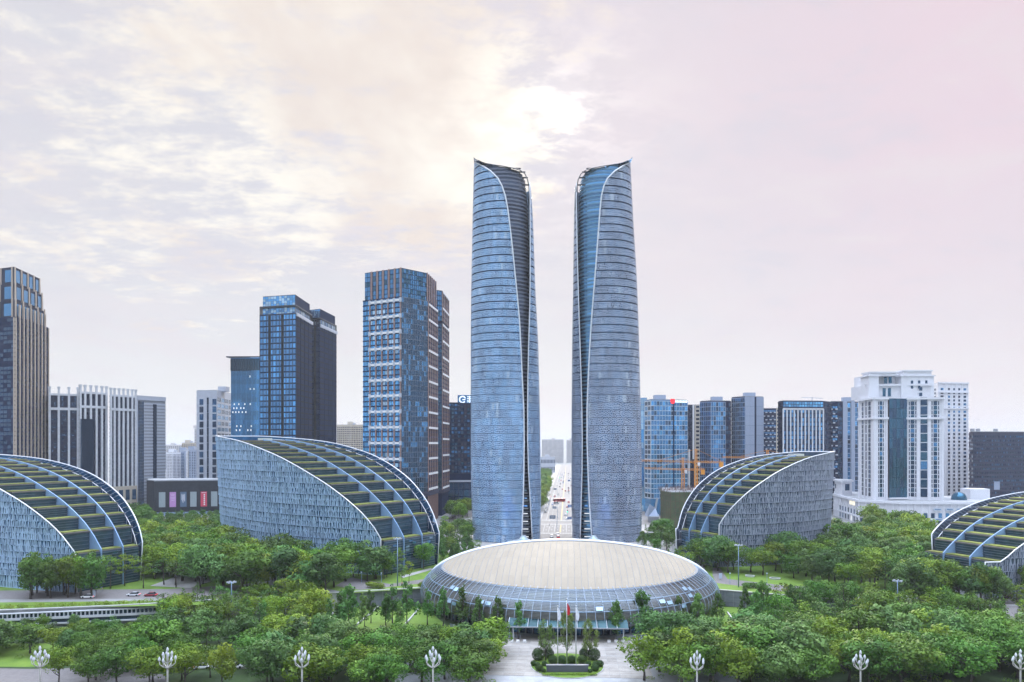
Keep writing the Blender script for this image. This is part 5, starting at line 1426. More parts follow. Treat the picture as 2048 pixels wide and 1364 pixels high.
def leaves(name, lobes, per, size, mat, rng, up=0.25, shell=(0.72, 1.06), jit=0.55):
    """leaf-sized faces spread over a set of overlapping lobes"""
    C, R, K = [], [], []
    ctr = np.mean([l[0] for l in lobes], axis=0)
    P_, N_, T_, S_ = [], [], [], []
    for c, r in lobes:
        c = np.array(c); r = np.array(r)
        n = max(8, int(per * (r[0] * r[2]) ** 0.9))
        d = rng.normal(size=(n, 3)); d[:, 2] += up; d /= np.linalg.norm(d, axis=1)[:, None]
        rad = rng.uniform(shell[0], shell[1], n)[:, None]
        P_.append(c + d * r * rad)
        nn_ = d / r; nn_ /= np.linalg.norm(nn_, axis=1)[:, None]
        N_.append(nn_); S_.append(np.full(n, rng.uniform(.7, 1.3))); T_.append(np.clip(rng.uniform(0.0, 1.0) * .55 + rng.uniform(0, .45, n), 0, 1))
    P_ = np.concatenate(P_); N_ = np.concatenate(N_); T_ = np.concatenate(T_); n = len(P_)
    Q = N_ + rng.normal(scale=jit, size=(n, 3)); Q /= np.linalg.norm(Q, axis=1)[:, None]
    flip = (Q * N_).sum(1) < 0; Q[flip] *= -1
    a = np.cross(Q, rng.normal(size=(n, 3))); a /= np.linalg.norm(a, axis=1)[:, None]; b = np.cross(Q, a)
    s = (size * np.concatenate(S_) * rng.uniform(.6, 1.35, n))[:, None]
    V = np.stack([P_ - a * s, P_ - b * s * .6, P_ + a * s, P_ + b * s * .6], 1).reshape(-1, 3)
    me = bpy.data.meshes.new(name)
    me.vertices.add(n * 4); me.vertices.foreach_set('co', V.ravel())
    me.loops.add(n * 4); me.loops.foreach_set('vertex_index', np.arange(n * 4, dtype=np.int32))
    me.polygons.add(n); me.polygons.foreach_set('loop_start', np.arange(0, n * 4, 4, dtype=np.int32))
    me.update(calc_edges=True)
    at = me.attributes.new('tint', 'FLOAT', 'POINT'); at.data.foreach_set('value', np.repeat(T_, 4))
    NN = np.repeat(N_ * .75 + Q * .45, 4, axis=0); NN /= np.linalg.norm(NN, axis=1)[:, None]
    me.polygons.foreach_set('use_smooth', [True] * n)
    me.normals_split_custom_set_from_vertices([tuple(v) for v in NN])
    me.materials.append(mat)
    return me

def trunk_mesh(name, h, r, limbs, rng, mat=m_bark, n=6):
    mb = MB(); k = 5; pts = []; x = y = 0.0
    for i in range(k + 1):
        pts.append((x, y, h * i / k)); x += rng.normal(scale=h * .012); y += rng.normal(scale=h * .012)
    mb.tube(pts, [r * (1.25 if i == 0 else 1 - .75 * i / k) for i in range(k + 1)], n)
    for (z0, ang, ln, rise) in limbs:
        b = Vector((0, 0, z0)); d = Vector((math.cos(ang), math.sin(ang), 0))
        mb.tube([b, b + d * ln * .5 + Vector((0, 0, rise * .4)), b + d * ln + Vector((0, 0, rise))], [r * .45, r * .3, r * .1], 4)
    return mesh(name, mb.v, mb.f, mat, True)

def proto_round(i, H, W, mat, base=.25, lob=24, per=44, size=.30, flat=.8):
    rng = np.random.default_rng(100 + i); lobes = []; asym = rng.uniform(.05, .25); dirn = rng.uniform(0, 6.28)
    cz = H * (base + (1 - base) / 2); rz = H * (1 - base) / 2
    for k in range(lob):
        d = rng.normal(size=3); d /= np.linalg.norm(d); d[2] = d[2] * .9 + .12
        th = math.atan2(d[1], d[0]); f = rng.uniform(.50, .88) * (1 + asym * math.cos(th - dirn) + .14 * math.sin(3 * th + dirn))
        lr = rng.choice([.11, .15, .19, .25]) * rng.uniform(.85, 1.15) * W
        lobes.append(((d[0] * W / 2 * f, d[1] * W / 2 * f, cz + d[2] * rz * f), (lr, lr, lr * flat)))
    lobes.append(((0, 0, cz), (W * .30, W * .30, rz * .6)))
    limbs = [(H * rng.uniform(.25, .5), rng.uniform(0, 6.28), W * .36, H * .25) for _ in range(6)]
    return leaves('crown', lobes, per, size, mat, rng), trunk_mesh('trunk', H * .8, H * .018 + .06, limbs, rng)
def proto_slim(i, H, W, mat, per=62, size=.27, lob=28):
    rng = np.random.default_rng(200 + i); lobes = []
    for k in range(lob):
        t = rng.uniform(0, 1); z = H * (.30 + .68 * t); w_ = W / 2 * (1.0 - .72 * t) * rng.uniform(.35, 1.0); a = rng.uniform(0, 6.28)
        lr = W * rng.uniform(.11, .20) * (1.15 - .6 * t)
        lobes.append(((w_ * math.cos(a), w_ * math.sin(a), z), (lr, lr, lr * 1.5)))
    limbs = [(H * rng.uniform(.3, .6), rng.uniform(0, 6.28), W * .38, H * .22) for _ in range(7)]
    return leaves('crown', lobes, per, size, mat, rng, up=.4, shell=(.4, 1.15)), trunk_mesh('trunk', H * .92, H * .010 + .05, limbs, rng)
def proto_cone(i, H, W, mat, per=44, size=.26):
    rng = np.random.default_rng(300 + i); lobes = []
    for k in range(34):
        t = (k + rng.uniform(0, 1)) / 34; z = H * (.16 + .82 * t); w_ = W / 2 * (1 - t) ** .75 * rng.uniform(.5, .95); a = k * 2.4 + rng.uniform(-.4, .4)
        lr = W * (.20 - .13 * t) * rng.uniform(.8, 1.2)
        lobes.append(((w_ * math.cos(a), w_ * math.sin(a), z), (lr, lr, lr * .75)))
    return leaves('crown', lobes, per, size, mat, rng, up=.2, shell=(.5, 1.1)), trunk_mesh('trunk', H * .95, H * .012 + .06, [], rng)
def proto_tier(i, H, W, mat, per=42, size=.28):
    """open tree of flat layered sprays on a bare trunk"""
    rng = np.random.default_rng(400 + i); lobes = []
    for k in range(26):
        t = rng.uniform(0, 1); z = H * (.42 + .55 * t); w_ = W / 2 * math.sqrt(max(.05, 1 - (t - .25) ** 2 * 1.3)) * rng.uniform(.25, .92); a = rng.uniform(0, 6.28)
        lr = W * rng.uniform(.12, .20)
        lobes.append(((w_ * math.cos(a), w_ * math.sin(a), z), (lr, lr, lr * .42)))
    limbs = [(H * rng.uniform(.35, .6), rng.uniform(0, 6.28), W * .42, H * .22) for _ in range(9)]
    return leaves('crown', lobes, per, size, mat, rng, up=.5, shell=(.5, 1.1)), trunk_mesh('trunk', H * .85, H * .012 + .06, limbs, rng)

m_elm = leaf_mat('elm_leaf', (0.050, 0.125, 0.030), (0.125, 0.235, 0.055))
PROTO = {
 'elm': [proto_round(30 + k, 11, w_, m_elm, .14 + .06 * k, 30 + 4 * k, 38, .34, 1.0) for k, w_ in enumerate((8.0, 9.5, 7.0, 10.5))],
 'grove': [proto_round(20 + k, 12, w_, m_coni if k % 2 else m_bright, .12, 34, 44) for k, w_ in enumerate((6.5, 7.5, 6.0))],
 'camphor': [proto_round(k, 11, w_, m_camph, .16 + .05 * (k % 3), 24 + 5 * (k % 3)) for k, w_ in enumerate((9.5, 8.0, 10.5, 9.0, 7.5, 11.0))],
 'bright':  [proto_round(10 + k, 11, w_, m_bright, .24, 24) for k, w_ in enumerate((9.5, 8.5, 10.0))],
 'ginkgo':  [proto_slim(k, 10, w_, m_slim) for k, w_ in enumerate((4.6, 5.2, 4.0, 5.6))],
 'redwood': [proto_cone(k, 13, w_, m_coni) for k, w_ in enumerate((5.6, 6.6, 5.0))],
 'tiered':  [proto_tier(k, 12, w_, m_coni if k % 2 else m_bright) for k, w_ in enumerate((8.5, 9.5, 8.0, 9.0))],
}
LABELS = {
 'elm': ('elm_tree', 'full grey-green tree with lumpy crown in the groves either side of the forecourt', 'tree', 'grey-green grove trees'),
 'grove': ('tall_grove_tree', 'tall full-crowned tree in the tight clump before the blue crescent front', 'tree', 'tall trees of the tight clump'),
 'camphor': ('camphor_tree', 'dense round-crowned dark green tree in the park groves', 'tree', 'round dark green park trees'),
 'bright':  ('broadleaf_tree', 'round-crowned yellow-green tree standing among darker park trees', 'tree', 'round yellow-green park trees'),
 'ginkgo':  ('ginkgo_tree', 'slim upright young tree with loose narrow crown by the sunken lawns', 'tree', 'slim upright young trees'),
 'redwood': ('conical_tree', 'conical feathery mid-green tree in the park groves', 'tree', 'conical park trees'),
 'tiered':  ('spreading_tree', 'spreading tree with flat layered foliage on a bare trunk', 'tree', 'spreading layered park trees'),
}
TREES = []
trnd = random.Random(11)
WHERE = ['']
LOOK = {'camphor': 'dense round dark green tree', 'bright': 'round yellow-green tree', 'elm': 'lumpy grey-green tree', 'ginkgo': 'slim upright young tree', 'redwood': 'conical feathery green tree', 'tiered': 'spreading tree with flat layered foliage', 'grove': 'tall full-crowned tree'}
def tree(kind, x, y, z, h, wide=1.0, over=None):
    cm, tm = trnd.choice(PROTO[kind]); H0 = {'grove': 12, 'elm': 11, 'camphor': 11, 'bright': 11, 'ginkgo': 10, 'redwood': 13, 'tiered': 12}[kind]
    nm, lb, ct, gp = LABELS[kind]
    if WHERE[0]: lb = LOOK[kind] + ' ' + WHERE[0]; gp = LOOK[kind] + 's ' + WHERE[0]
    if over: lb, gp = over
    r = empty(nm, (x, y, z), trnd.uniform(0, 6.28), lb, ct, gp)
    s = h / H0; r.scale = (s * wide * trnd.uniform(.88, 1.12), s * wide * trnd.uniform(.88, 1.12), s)
    obj('trunk', tm, r); obj('crown', cm, r)
    TREES.append((x, y)); return r

def inside(poly, x, y):
    c = False; n = len(poly)
    for i in range(n):
        (x0, y0), (x1, y1) = poly[i], poly[i - 1]
        if (y0 > y) != (y1 > y) and x < (x1 - x0) * (y - y0) / (y1 - y0) + x0: c = not c
    return c
CRES = [[(-56, 324), (-112, 336), (-158, 398), (-150, 432), (-72, 414), (-30, 356)], [(97, 345), (135, 348), (164, 375), (160, 400), (103, 402), (77, 372)],
        [(-164, 285), (-225, 296), (-280, 340), (-260, 372), (-195, 358), (-150, 315)], [(169, 272), (232, 279), (280, 315), (270, 346), (206, 344), (166, 316)]]
def blocked(x, y, z):
    if (Vector((x, y)) - DC).length < (64 if y < 300 else 62): return True
    return any(inside(p, x, y) for p in CRES)
def zone(pix, z, kinds, sp, hr, wide=(.9, 1.15), avoid=(), where=''):
    WHERE[0] = where
    """fill a patch of ground, given by photo pixels of tree feet, with trees"""
    pl = [(X(px, GY(py, z)), GY(py, z)) for px, py in pix]
    av = [[(X(px, GY(py, z)), GY(py, z)) for px, py in a] for a in avoid]
    x0, x1 = min(p[0] for p in pl), max(p[0] for p in pl); y0, y1 = min(p[1] for p in pl), max(p[1] for p in pl)
    j = 0; y = y0 + sp * .4
    while y < y1:
        x = x0 + (sp * .5 if j % 2 else 0)
        while x < x1:
            xx, yy = x + trnd.uniform(-.34, .34) * sp, y + trnd.uniform(-.34, .34) * sp
            if inside(pl, xx, yy) and not blocked(xx, yy, z) and not any(abs(q[0] - xx) < .5 * sp and abs(q[1] - yy) < .5 * sp for q in TREES) and not any(inside(a, xx, yy) for a in av):
                k = trnd.choice(kinds); tree(k, xx, yy, z, trnd.uniform(*hr) * (.85 if k == 'ginkgo' else 1), trnd.uniform(*wide))
            x += sp
        y += sp * .87; j += 1
CB = ['camphor'] * 6 + ['bright'] * 2 + ['elm'] * 3
# near groves either side of the forecourt
zone([(470, 1292), (620, 1296), (620, 1386), (500, 1386)], SUNK, CB, 8.4, (9.5, 12.3), (1.1, 1.5), where="in the near grove facing the pale blue crescents")
zone([(620, 1300), (992, 1304), (996, 1350), (985, 1386), (620, 1386)], SUNK, CB, 8.2, (8.2, 10.8), (1.15, 1.55), where="in the near grove facing the pale blue crescents")
zone([(-80, 1292), (300, 1290), (300, 1326), (-80, 1320)], SUNK, CB + ['tiered'], 8.0, (7.0, 9.2), (1.1, 1.5), where="in the near grove facing the pale blue crescents")
zone([(300, 1290), (470, 1288), (470, 1326), (380, 1318), (300, 1326)], SUNK, CB + ['redwood', 'tiered'], 9.2, (9.5, 12.5), (1.15, 1.6), where="in the near grove facing the pale blue crescents")
zone([(120, 1340), (250, 1335), (500, 1338), (500, 1386), (110, 1386)], SUNK, ['camphor', 'bright', 'camphor'], 8.6, (8, 11.5), where="in the near grove facing the pale blue crescents")
zone([(1278, 1298), (2130, 1288), (2130, 1386), (1284, 1386)], SUNK, CB, 8.4, (9.5, 12.9), (1.1, 1.5), where="in the near grove facing the grey crescents")
# second line in the sunken garden
zone([(300, 1288), (330, 1240), (430, 1222), (620, 1216), (650, 1232), (610, 1288)], SUNK, ['ginkgo', 'redwood', 'tiered', 'bright', 'redwood'], 7.6, (10, 14), where="in the sunken garden on the blue crescents' side")
zone([(-80, 1290), (-80, 1262), (300, 1255), (300, 1290)], SUNK, ['bright', 'elm', 'camphor'], 7.5, (4.2, 5.6), where="below the curved white balustrade")
zone([(1560, 1285), (1540, 1238), (1640, 1222), (1720, 1216), (2100, 1224), (2130, 1288)], SUNK, ['ginkgo', 'redwood', 'tiered', 'camphor', 'redwood'], 8.0, (10.5, 14), where="in the sunken garden on the grey crescents' side")
# upper level
road_l = [(-300, 1201), (-300, 1181), (340, 1175), (420, 1178), (400, 1198)]
zone([(285, 1108), (440, 1096), (475, 1128), (640, 1152), (770, 1156), (690, 1172), (640, 1200), (480, 1206), (420, 1180), (330, 1166), (262, 1150)], 0, ['bright', 'tiered', 'camphor', 'elm', 'bright'], 7.6, (12, 16.5), (1.0, 1.3), avoid=[road_l], where="on the upper ground between the pale blue crescents")
zone([(40, 1199), (44, 1186), (186, 1184), (190, 1199)], 0, ['grove'], 5.4, (15.0, 17.8), (.8, 1.0), where="in the tight clump before the blue crescent with the parked cars")
zone([(205, 1178), (212, 1172), (410, 1165), (420, 1174)], 0, ['tiered'], 6.2, (11, 13.5), (.9, 1.1), where="in the row by the red car")
zone([(-120, 1180), (-120, 1160), (40, 1158), (30, 1180)], 0, ['camphor', 'tiered'], 7.0, (8, 11), where="by the foot of the blue crescent")
zone([(690, 1172), (700, 1148), (868, 1136), (776, 1158)], 0, ['tiered', 'camphor'], 6.5, (8.5, 12), (.8, 1.0), avoid=[[(668, 1184), (705, 1150), (790, 1164), (860, 1154), (850, 1190)]], where="on the grass by the dome, before the blue crescent")
zone([(1392, 1140), (1400, 1112), (1640, 1106), (1660, 1084), (1770, 1070), (1860, 1105), (1870, 1150), (1900, 1180), (1985, 1190), (1985, 1212), (1700, 1208), (1690, 1178), (1560, 1158), (1450, 1146)], 0, ['camphor', 'bright', 'elm', 'tiered', 'redwood', 'camphor'], 8.2, (10.5, 15), (1.0, 1.3), where="on the upper ground between the grey crescents")
zone([(1665, 1086), (1770, 1066), (1860, 1095), (1858, 1130), (1690, 1130)], 0, ['camphor', 'bright'], 8.5, (15, 19), where="in the tall stand below the ornate white tower")
zone([(1820, 1206), (1850, 1182), (2000, 1190), (2000, 1206)], 0, ['camphor', 'elm', 'bright'], 7.0, (13.5, 17), where="before the grey crescent near the ornate white tower")
zone([(2010, 1204), (2018, 1186), (2120, 1180), (2130, 1204)], 0, ['camphor'], 6.5, (13, 17), where="beside the purple shrubs")
# round the towers and the streets behind
zone([(876, 1122), (888, 1096), (940, 1100), (965, 1120), (900, 1132)], 0, ['ginkgo', 'tiered', 'ginkgo'], 6.0, (8, 12), where="between the dome and the brick-striped tower")
zone([(878, 1096), (884, 1066), (938, 1058), (944, 1092)], 0, ['camphor', 'redwood', 'tiered'], 7.0, (7, 12), where="by the street below the brick-striped tower")
zone([(900, 1044), (905, 1030), (944, 1026), (944, 1040)], 0, ['camphor', 'bright'], 8.0, (9, 14), where="before the dark office block with the roof sign")
zone([(1284, 1096), (1284, 1072), (1340, 1062), (1352, 1094), (1320, 1112)], 0, ['camphor', 'redwood', 'ginkgo'], 7.0, (7, 11), where="by the netted construction site")
zone([(1330, 1140), (1350, 1110), (1392, 1110), (1396, 1136), (1370, 1150)], 0, ['ginkgo', 'tiered'], 6.0, (7, 10), where="between the dome and the grey crescent by the cranes")
zone([(250, 1066), (258, 1036), (296, 1032), (300, 1060)], 0, ['camphor'], 9.0, (9, 13), where="on the street by the ribbed office blocks")
zone([(296, 1046), (300, 1036), (440, 1034), (446, 1046)], 0, ['camphor', 'redwood'], 6.5, (5, 7), where="in the row before the black gallery")
zone([(268, 1080), (290, 1064), (440, 1062), (446, 1088), (300, 1100)], 0, ['camphor', 'tiered'], 9.0, (9, 12), where="behind the blue crescents, near the black gallery")
WHERE[0] = 'before the grey crescent near the ornate white tower'
for px, py, h, k in ((1918, 1204, 13, 'camphor'), (1940, 1203, 14.5, 'elm'), (1962, 1204, 13.5, 'camphor'), (1982, 1202, 12.5, 'bright'), (1998, 1206, 11, 'elm')):
    Yt = GY(py, 0); tree(k, X(px, Yt), Yt, 0, h, 1.0)
WHERE[0] = ''
AVN = ('street tree in the rows lining the long avenue', 'avenue street trees')
for k in range(60):
    ly = 16 + k * 13
    if 56 < ly < 92 or 292 < ly < 324: continue
    for lx, kind in ((-20.5, 'bright'), (-28, 'camphor'), (-36, 'camphor'), (21, 'camphor')):
        if ly < 55 and lx < -24: continue
        if ly > 120 and lx < -30 and k % 2: continue
        if (lx > 0 and ly < 250) or (lx == -20.5 and ly > 560) : continue
        p = ROADC + AX * (ly + trnd.uniform(-2, 2)) + AR * (lx + trnd.uniform(-1, 1))
        if not 1072 < 1024 + p.x / p.y * F < 1152: continue
        tree(kind, p.x, p.y, 0, trnd.uniform(9, 13.5) + (4 if lx < -24 else 0), trnd.uniform(.9, 1.2), AVN)
# slim trees on the lawns and before the hall
WHERE[0] = 'on the lawns and paving round the domed hall'
for px, py, h in ((658, 1266, 9), (680, 1256, 10.5), (697, 1259, 12), (727, 1263, 10), (742, 1246, 9), (772, 1252, 9), (785, 1248, 11), (814, 1251, 12), (800, 1262, 8), (855, 1250, 10), (886, 1252, 10.5), (925, 1257, 12), (957, 1264, 9.5), (996, 1268, 10), (1037, 1278, 9.8),
                  (1233, 1278, 9.8), (1284, 1268, 11.5), (1326, 1262, 8), (1356, 1258, 9), (1394, 1256, 9.5), (1436, 1252, 9.5), (1490, 1252, 11), (1512, 1256, 10), (1526, 1248, 12), (1548, 1252, 9), (1580, 1250, 11), (1604, 1246, 10), (1620, 1252, 9)):
    Yt = GY(py, SUNK); tree('ginkgo', X(px, Yt), Yt, SUNK, h * 1.25, trnd.uniform(.85, 1.1))
WHERE[0] = 'on the grass strip by the park road'
for px, py, h in ((804, 1171, 8.5), (818, 1166, 9), (768, 1158, 10), (748, 1156, 10), (1420, 1146, 5), (1410, 1142, 7), (860, 1120, 10), (834, 1126, 9)):
    Yt = GY(py, 0); tree('tiered', X(px, Yt), Yt, 0, h, .8)
# rounded shrubs
def shrub_mesh(i, mat, flat=.8):
    rng = np.random.default_rng(500 + i); lobes = []
    for k in range(14):
        a = rng.uniform(0, 6.28); q = rng.uniform(.2, .75); lobes.append(((q * math.cos(a), q * math.sin(a), flat * rng.uniform(.35, .75)), (.42, .42, .36)))
    return leaves('shrub', lobes, 260, .085, mat, rng)
SHR = [shrub_mesh(k, m) for k, m in enumerate((m_camph, m_bright, m_purple))]
def shrub(px, py, z, w_, k, label, h=.8):
    Yt = GY(py, z); o = obj('shrub', SHR[k], None, (X(px, Yt), Yt, z - .05), (0, 0, trnd.uniform(0, 6)), (w_ / 2, w_ / 2 * .8, w_ / 2 * h)); return tag(o, label, 'shrub', 'clipped shrubs in the park')
shrub(745, 1176, 0, 6.5, 1, 'broad rounded shrub beside the park road, behind the grey retaining wall'); shrub(760, 1177, 0, 6, 1, 'broad rounded shrub beside the park road, behind the grey retaining wall'); shrub(845, 1174, 0, 5.5, 1, 'rounded shrub beside the park road close to the dome')
for k, px in enumerate((1494, 1507, 1520)): shrub(px, 1176, 0, 6, 0, 'low rounded shrub in the row on the grass above the grey wall')
for px, py in ((2002, 1190), (1998, 1206), (2012, 1196)): shrub(px, py, 0, 6, 2, 'dark purple-leaved shrub beside the park road')
# hedge along the garden edge
rng = np.random.default_rng(77); lobes = []
for k in range(150):
    p, a = wall_point(60 + k * 1.3); lobes.append(((p.x, p.y + 2.2 + rng.uniform(-.6, .6), .55 + rng.uniform(-.1, .3)), (1.2, 1.0, .8)))
h = obj('hedge', leaves('hedge', lobes, 130, .16, m_bright, rng)); tag(h, 'long loose green hedge along the top of the white balustrade', 'hedge')
# grass tufts of undergrowth under the near trees
lobes = []
for k in range(420):
    px = rng.uniform(-60, 2110); py = rng.uniform(1290, 1400)
    if 985 < px < 1285 or (px < 540 and py > 1322): continue
    Yt = GY(py, SUNK); lobes.append(((X(px, Yt), Yt, SUNK + .2), (1.3, 1.3, .8)))
u = obj('undergrowth', leaves('undergrowth', lobes, 60, .2, m_bright, rng)); tag(u, 'low green undergrowth beneath the near trees', 'undergrowth', kind='stuff')
# ------------------------------------------------------------------ planted island with flagpoles
isl_c = Vector((X(1134, 213), 213.0))
isl = empty('planted_island', (isl_c.x, isl_c.y, SUNK + .08), 0, 'oval lawn island in the paved forecourt holding flagpoles and topiary', 'planter')
n = 48; el_ = [(10.4 * math.cos(2 * math.pi * k / n), 12.0 * math.sin(2 * math.pi * k / n)) for k in range(n)]
mb = MB(); mb.prism(el_, 0, .14); mb.build('kerb', m_cope, isl)
mb = MB(); mb.prism([(x * .98, y * .98) for x, y in el_], .14, .24); mb.build('lawn', m_grass, isl)
sw = empty('stone_name_wall', (X(1134.5, 206.5), 206.5, SUNK + .3), 0, 'long dark grey stone wall on the oval island below the flagpoles', 'wall')
m_gran = M('dark_granite', (.085, .09, .115), .45, noise=.2, nscale=1.2)
box('stone_block', (0, 0, .95), (11.5, .9, 1.8), m_gran, sw); box('cap', (0, 0, 1.9), (11.7, 1.1, .1), M('granite_cap', (.16, .17, .2), .5, noise=.1), sw)
BALL = []
for k in range(3):
    rng = np.random.default_rng(600 + k)
    lobes = [((0, 0, .82), (1, 1, .92))] + [((.25 * math.cos(a), .25 * math.sin(a), .8 + .1 * math.sin(2 * a)), (.8, .8, .74)) for a in np.linspace(0, 6, 5)]
    BALL.append(leaves('topiary', lobes, 1100, .055, m_topi, rng, shell=(.93, 1.02), jit=.4))
def topiary(px, py, rp, tall=1.0, label='clipped round topiary ball on the oval island'):
    Yt = GY(py, SUNK); s = rp * Yt / F
    o = obj('topiary_ball', random.choice(BALL), None, (X(px, Yt), Yt, SUNK + .25), (0, 0, random.uniform(0, 6)), (s, s, s * tall)); tag(o, label, 'topiary', 'topiary balls on the island'); return o
topiary(1077, 1322, 13, 1.1, 'large dark round topiary ball at the rim of the oval island'); topiary(1188, 1322, 12.5, 1.15, 'large dark round topiary ball at the rim of the oval island')
topiary(1098, 1318, 10, 1.2, 'upright rounded bush behind the large topiary balls'); topiary(1168, 1318, 10, 1.2, 'upright rounded bush behind the large topiary balls')
for px in (1106, 1124.5, 1143.5, 1164): topiary(px, 1330, 9.8, 1.05, 'broad clipped ball in the row behind the stone wall')
for px, py, rp in ((1067, 1333, 6), (1075, 1336, 6), (1079, 1344, 8), (1089, 1334, 6), (1177, 1334, 6), (1191, 1336, 7), (1190, 1344, 8.4), (1200, 1335, 7.6), (1087, 1347, 5), (1180, 1347, 4.5)): topiary(px, py, rp)
rng = np.random.default_rng(66); lobes = []
for k in range(60):
    x = -7.2 + 14.4 * k / 59; lobes.append(((x, -1.6 - .5 * abs(math.sin(k * .33)), .25), (.5, .5, .4)))
hd = obj('low_hedge', leaves('low_hedge', lobes, 420, .07, m_bright, rng), None, (isl_c.x, 205.5, SUNK + .2)); tag(hd, 'low scalloped hedge at the foot of the dark stone wall', 'hedge')
AIRY = []
for k in range(3):
    rng = np.random.default_rng(700 + k); lobes = []
    for j in range(30):
        t_ = rng.uniform(0, 1); a = rng.uniform(0, 6.28); w_ = 3.4 * math.sin(math.pi * min(.97, .25 + .7 * t_)) * rng.uniform(.3, 1)
        lobes.append(((w_ * math.cos(a), w_ * math.sin(a), 3.6 + 8 * t_), (.75, .75, 1.2)))
    limbs = [(rng.uniform(1.6, 5), rng.uniform(0, 6.28), rng.uniform(1.4, 2.4), rng.uniform(3, 5.5)) for _ in range(16)]
    AIRY.append((leaves('crown', lobes, 120, .15, m_airy, rng, up=.3, shell=(.2, 1.2), jit=1.0), trunk_mesh('trunk', 9, .15, limbs, rng)))
for (px, py, sc, lab), (cm, tm) in zip(((1091.5, 1323, 1.0, 'airy thin-leaved tree with lean trunk on the oval island beside a white flag'), (1134, 1318, 1.1, 'airy thin-leaved tree at the middle of the oval island behind the red flag'), (1177.5, 1322, .98, 'airy thin-leaved tree with a dark trunk on the oval island')), AIRY):
    Yt = GY(py, SUNK); r = empty('airy_tree', (X(px, Yt), Yt, SUNK + .2), px, lab, 'tree', 'airy trees on the island'); r.scale = (sc, sc, sc); obj('trunk', tm, r); obj('crown', cm, r)
# flagpoles
m_pole = M('steel_pole', (.62, .64, .66), .3, .7)
m_rflag, m_wflag = M('red_flag', (.55, .02, .03), .8, noise=.15, nscale=2), M('white_flag', (.75, .77, .82), .8, noise=.1, nscale=2)
for px, yt, mt, lab in ((1133.5, 1199.5, m_rflag, 'tall steel flagpole with a limp red flag'), (1115.5, 1213.5, m_wflag, 'steel flagpole with a limp white flag, towards the lean airy tree'), (1152, 1213.5, m_wflag, 'steel flagpole with a limp white flag, towards the dark-trunked airy tree')):
    Yp = 212.0; h = Z(yt, Yp) - SUNK
    r = empty('flagpole', (X(px, Yp), Yp, SUNK + .2), 0, lab, 'flagpole', 'flagpoles on the island')
    mb = MB(); mb.tube([(0, 0, 0), (0, 0, h * .5), (0, 0, h)], [.15, .12, .07], 8); mb.build('pole', m_pole, r, True)
    mb = MB(); mb.lathe([(.01, .3), (.16, .2), (.2, 0), (.16, -.2), (.01, -.28)], (0, 0, h), 8); mb.build('finial', m_pole, r, True)
    mb = MB(); mb.lathe([(.4, 0), (.4, .25), (.18, .35)], (0, 0, 0), 10); mb.build('base', m_cope, r)
    vs_ = []; fs_ = []; hh = 3.2 if mt is m_rflag else 3.3; z0_ = h - (1.1 if mt is m_rflag else .5)
    for i in range(9):
        for j in range(7):
            u_ = j / 6; v_ = i / 8; w_ = (.35 + .9 * math.sin(math.pi * min(1, v_ * .9)) * .55) * u_
            vs_.append((.1 + w_, .16 * math.sin(u_ * 9 + v_ * 3) * u_ ** .5, z0_ - hh * v_ - .4 * u_))
    for i in range(8):
        for j in range(6): k = i * 7 + j; fs_.append((k, k + 1, k + 8, k + 7))
    obj('flag', mesh('flag', vs_, fs_, mt, True), r)
# ------------------------------------------------------------------ magnolia street lamps
m_lpole = M('lamp_pole_paint', (.50, .49, .46), .5, .1, noise=.08, nscale=.6)
m_bulb = M('lamp_globe', (.66, .68, .72), .35, noise=.1, nscale=1.5)
globe = None
def make_lamp():
    r = empty('magnolia_lamp')
    mb = MB(); H_ = 10.6
    for a in range(4):
        t_ = a * math.pi / 2 + .78; mb.tube([(.16 * math.cos(t_), .16 * math.sin(t_), 0), (.13 * math.cos(t_), .13 * math.sin(t_), H_ * .6), (.12 * math.cos(t_), .12 * math.sin(t_), H_)], .10, 6)
    mb.build('pole', m_lpole, r, True)
    mb = MB(); mb.lathe([(.55, 0), (.5, .5), (.3, 1.2), (.24, 1.4)], (0, 0, 0), 10); mb.build('base', m_lpole, r, True)
    mbg = MB(); mbg.lathe([(.10, 0), (.24, .14), (.30, .38), (.27, .65), (.15, .95), (.02, 1.12)], n=10); me = mesh('globe', mbg.v, mbg.f, m_bulb, True)
    specs = [(0, 0.0, 13.0)] + [(.95, a, 12.0) for a in (.3, 1.87, 3.44, 5.0)] + [(1.75, a, 10.9) for a in np.arange(6) * math.pi / 3 + .1]
    for rad, a, z in specs:
        d = Vector((math.cos(a), math.sin(a), 0)); mb = MB()
        if rad == 0: mb.tube([(0, 0, H_), (0, 0, z)], [.13, .09], 6)
        else:
            b = Vector((0, 0, z - 1.9)); mb.tube([b, b + d * rad * .55 + Vector((0, 0, .55)), b + d * rad * .95 + Vector((0, 0, 1.1)), b + d * rad + Vector((0, 0, 1.9))], [.13, .12, .10, .09], 6)
        arm = mb.build('arm', m_lpole, r, True)
        obj('globe', me, r, (d.x * rad, d.y * rad, z))
    return r
def copy_tree(o, parent=None):
    c = o.copy(); COL.objects.link(c)
    if parent is not None: c.parent = parent
    for ch in [q for q in bpy.data.objects if q.parent == o and q is not c]: copy_tree(ch, c)
    return c
lamp0 = make_lamp(); YL = 180.0
for i, (px, yt) in enumerate(((80, 1291), (335, 1294), (604, 1293), (866, 1292), (1394, 1300), (1721, 1300), (2041, 1298))):
    o = lamp0 if i == 0 else copy_tree(lamp0)
    o.location = (X(px, YL), YL, SUNK); s = (Z(yt, YL) - SUNK) / 14.12; o.scale = (s, s, s); o.rotation_euler = (0, 0, random.uniform(0, 1))
    tag(o, 'tall grey street lamp with a cluster of white bud-shaped globes', 'street lamp', 'bud-shaped street lamps along the near street')
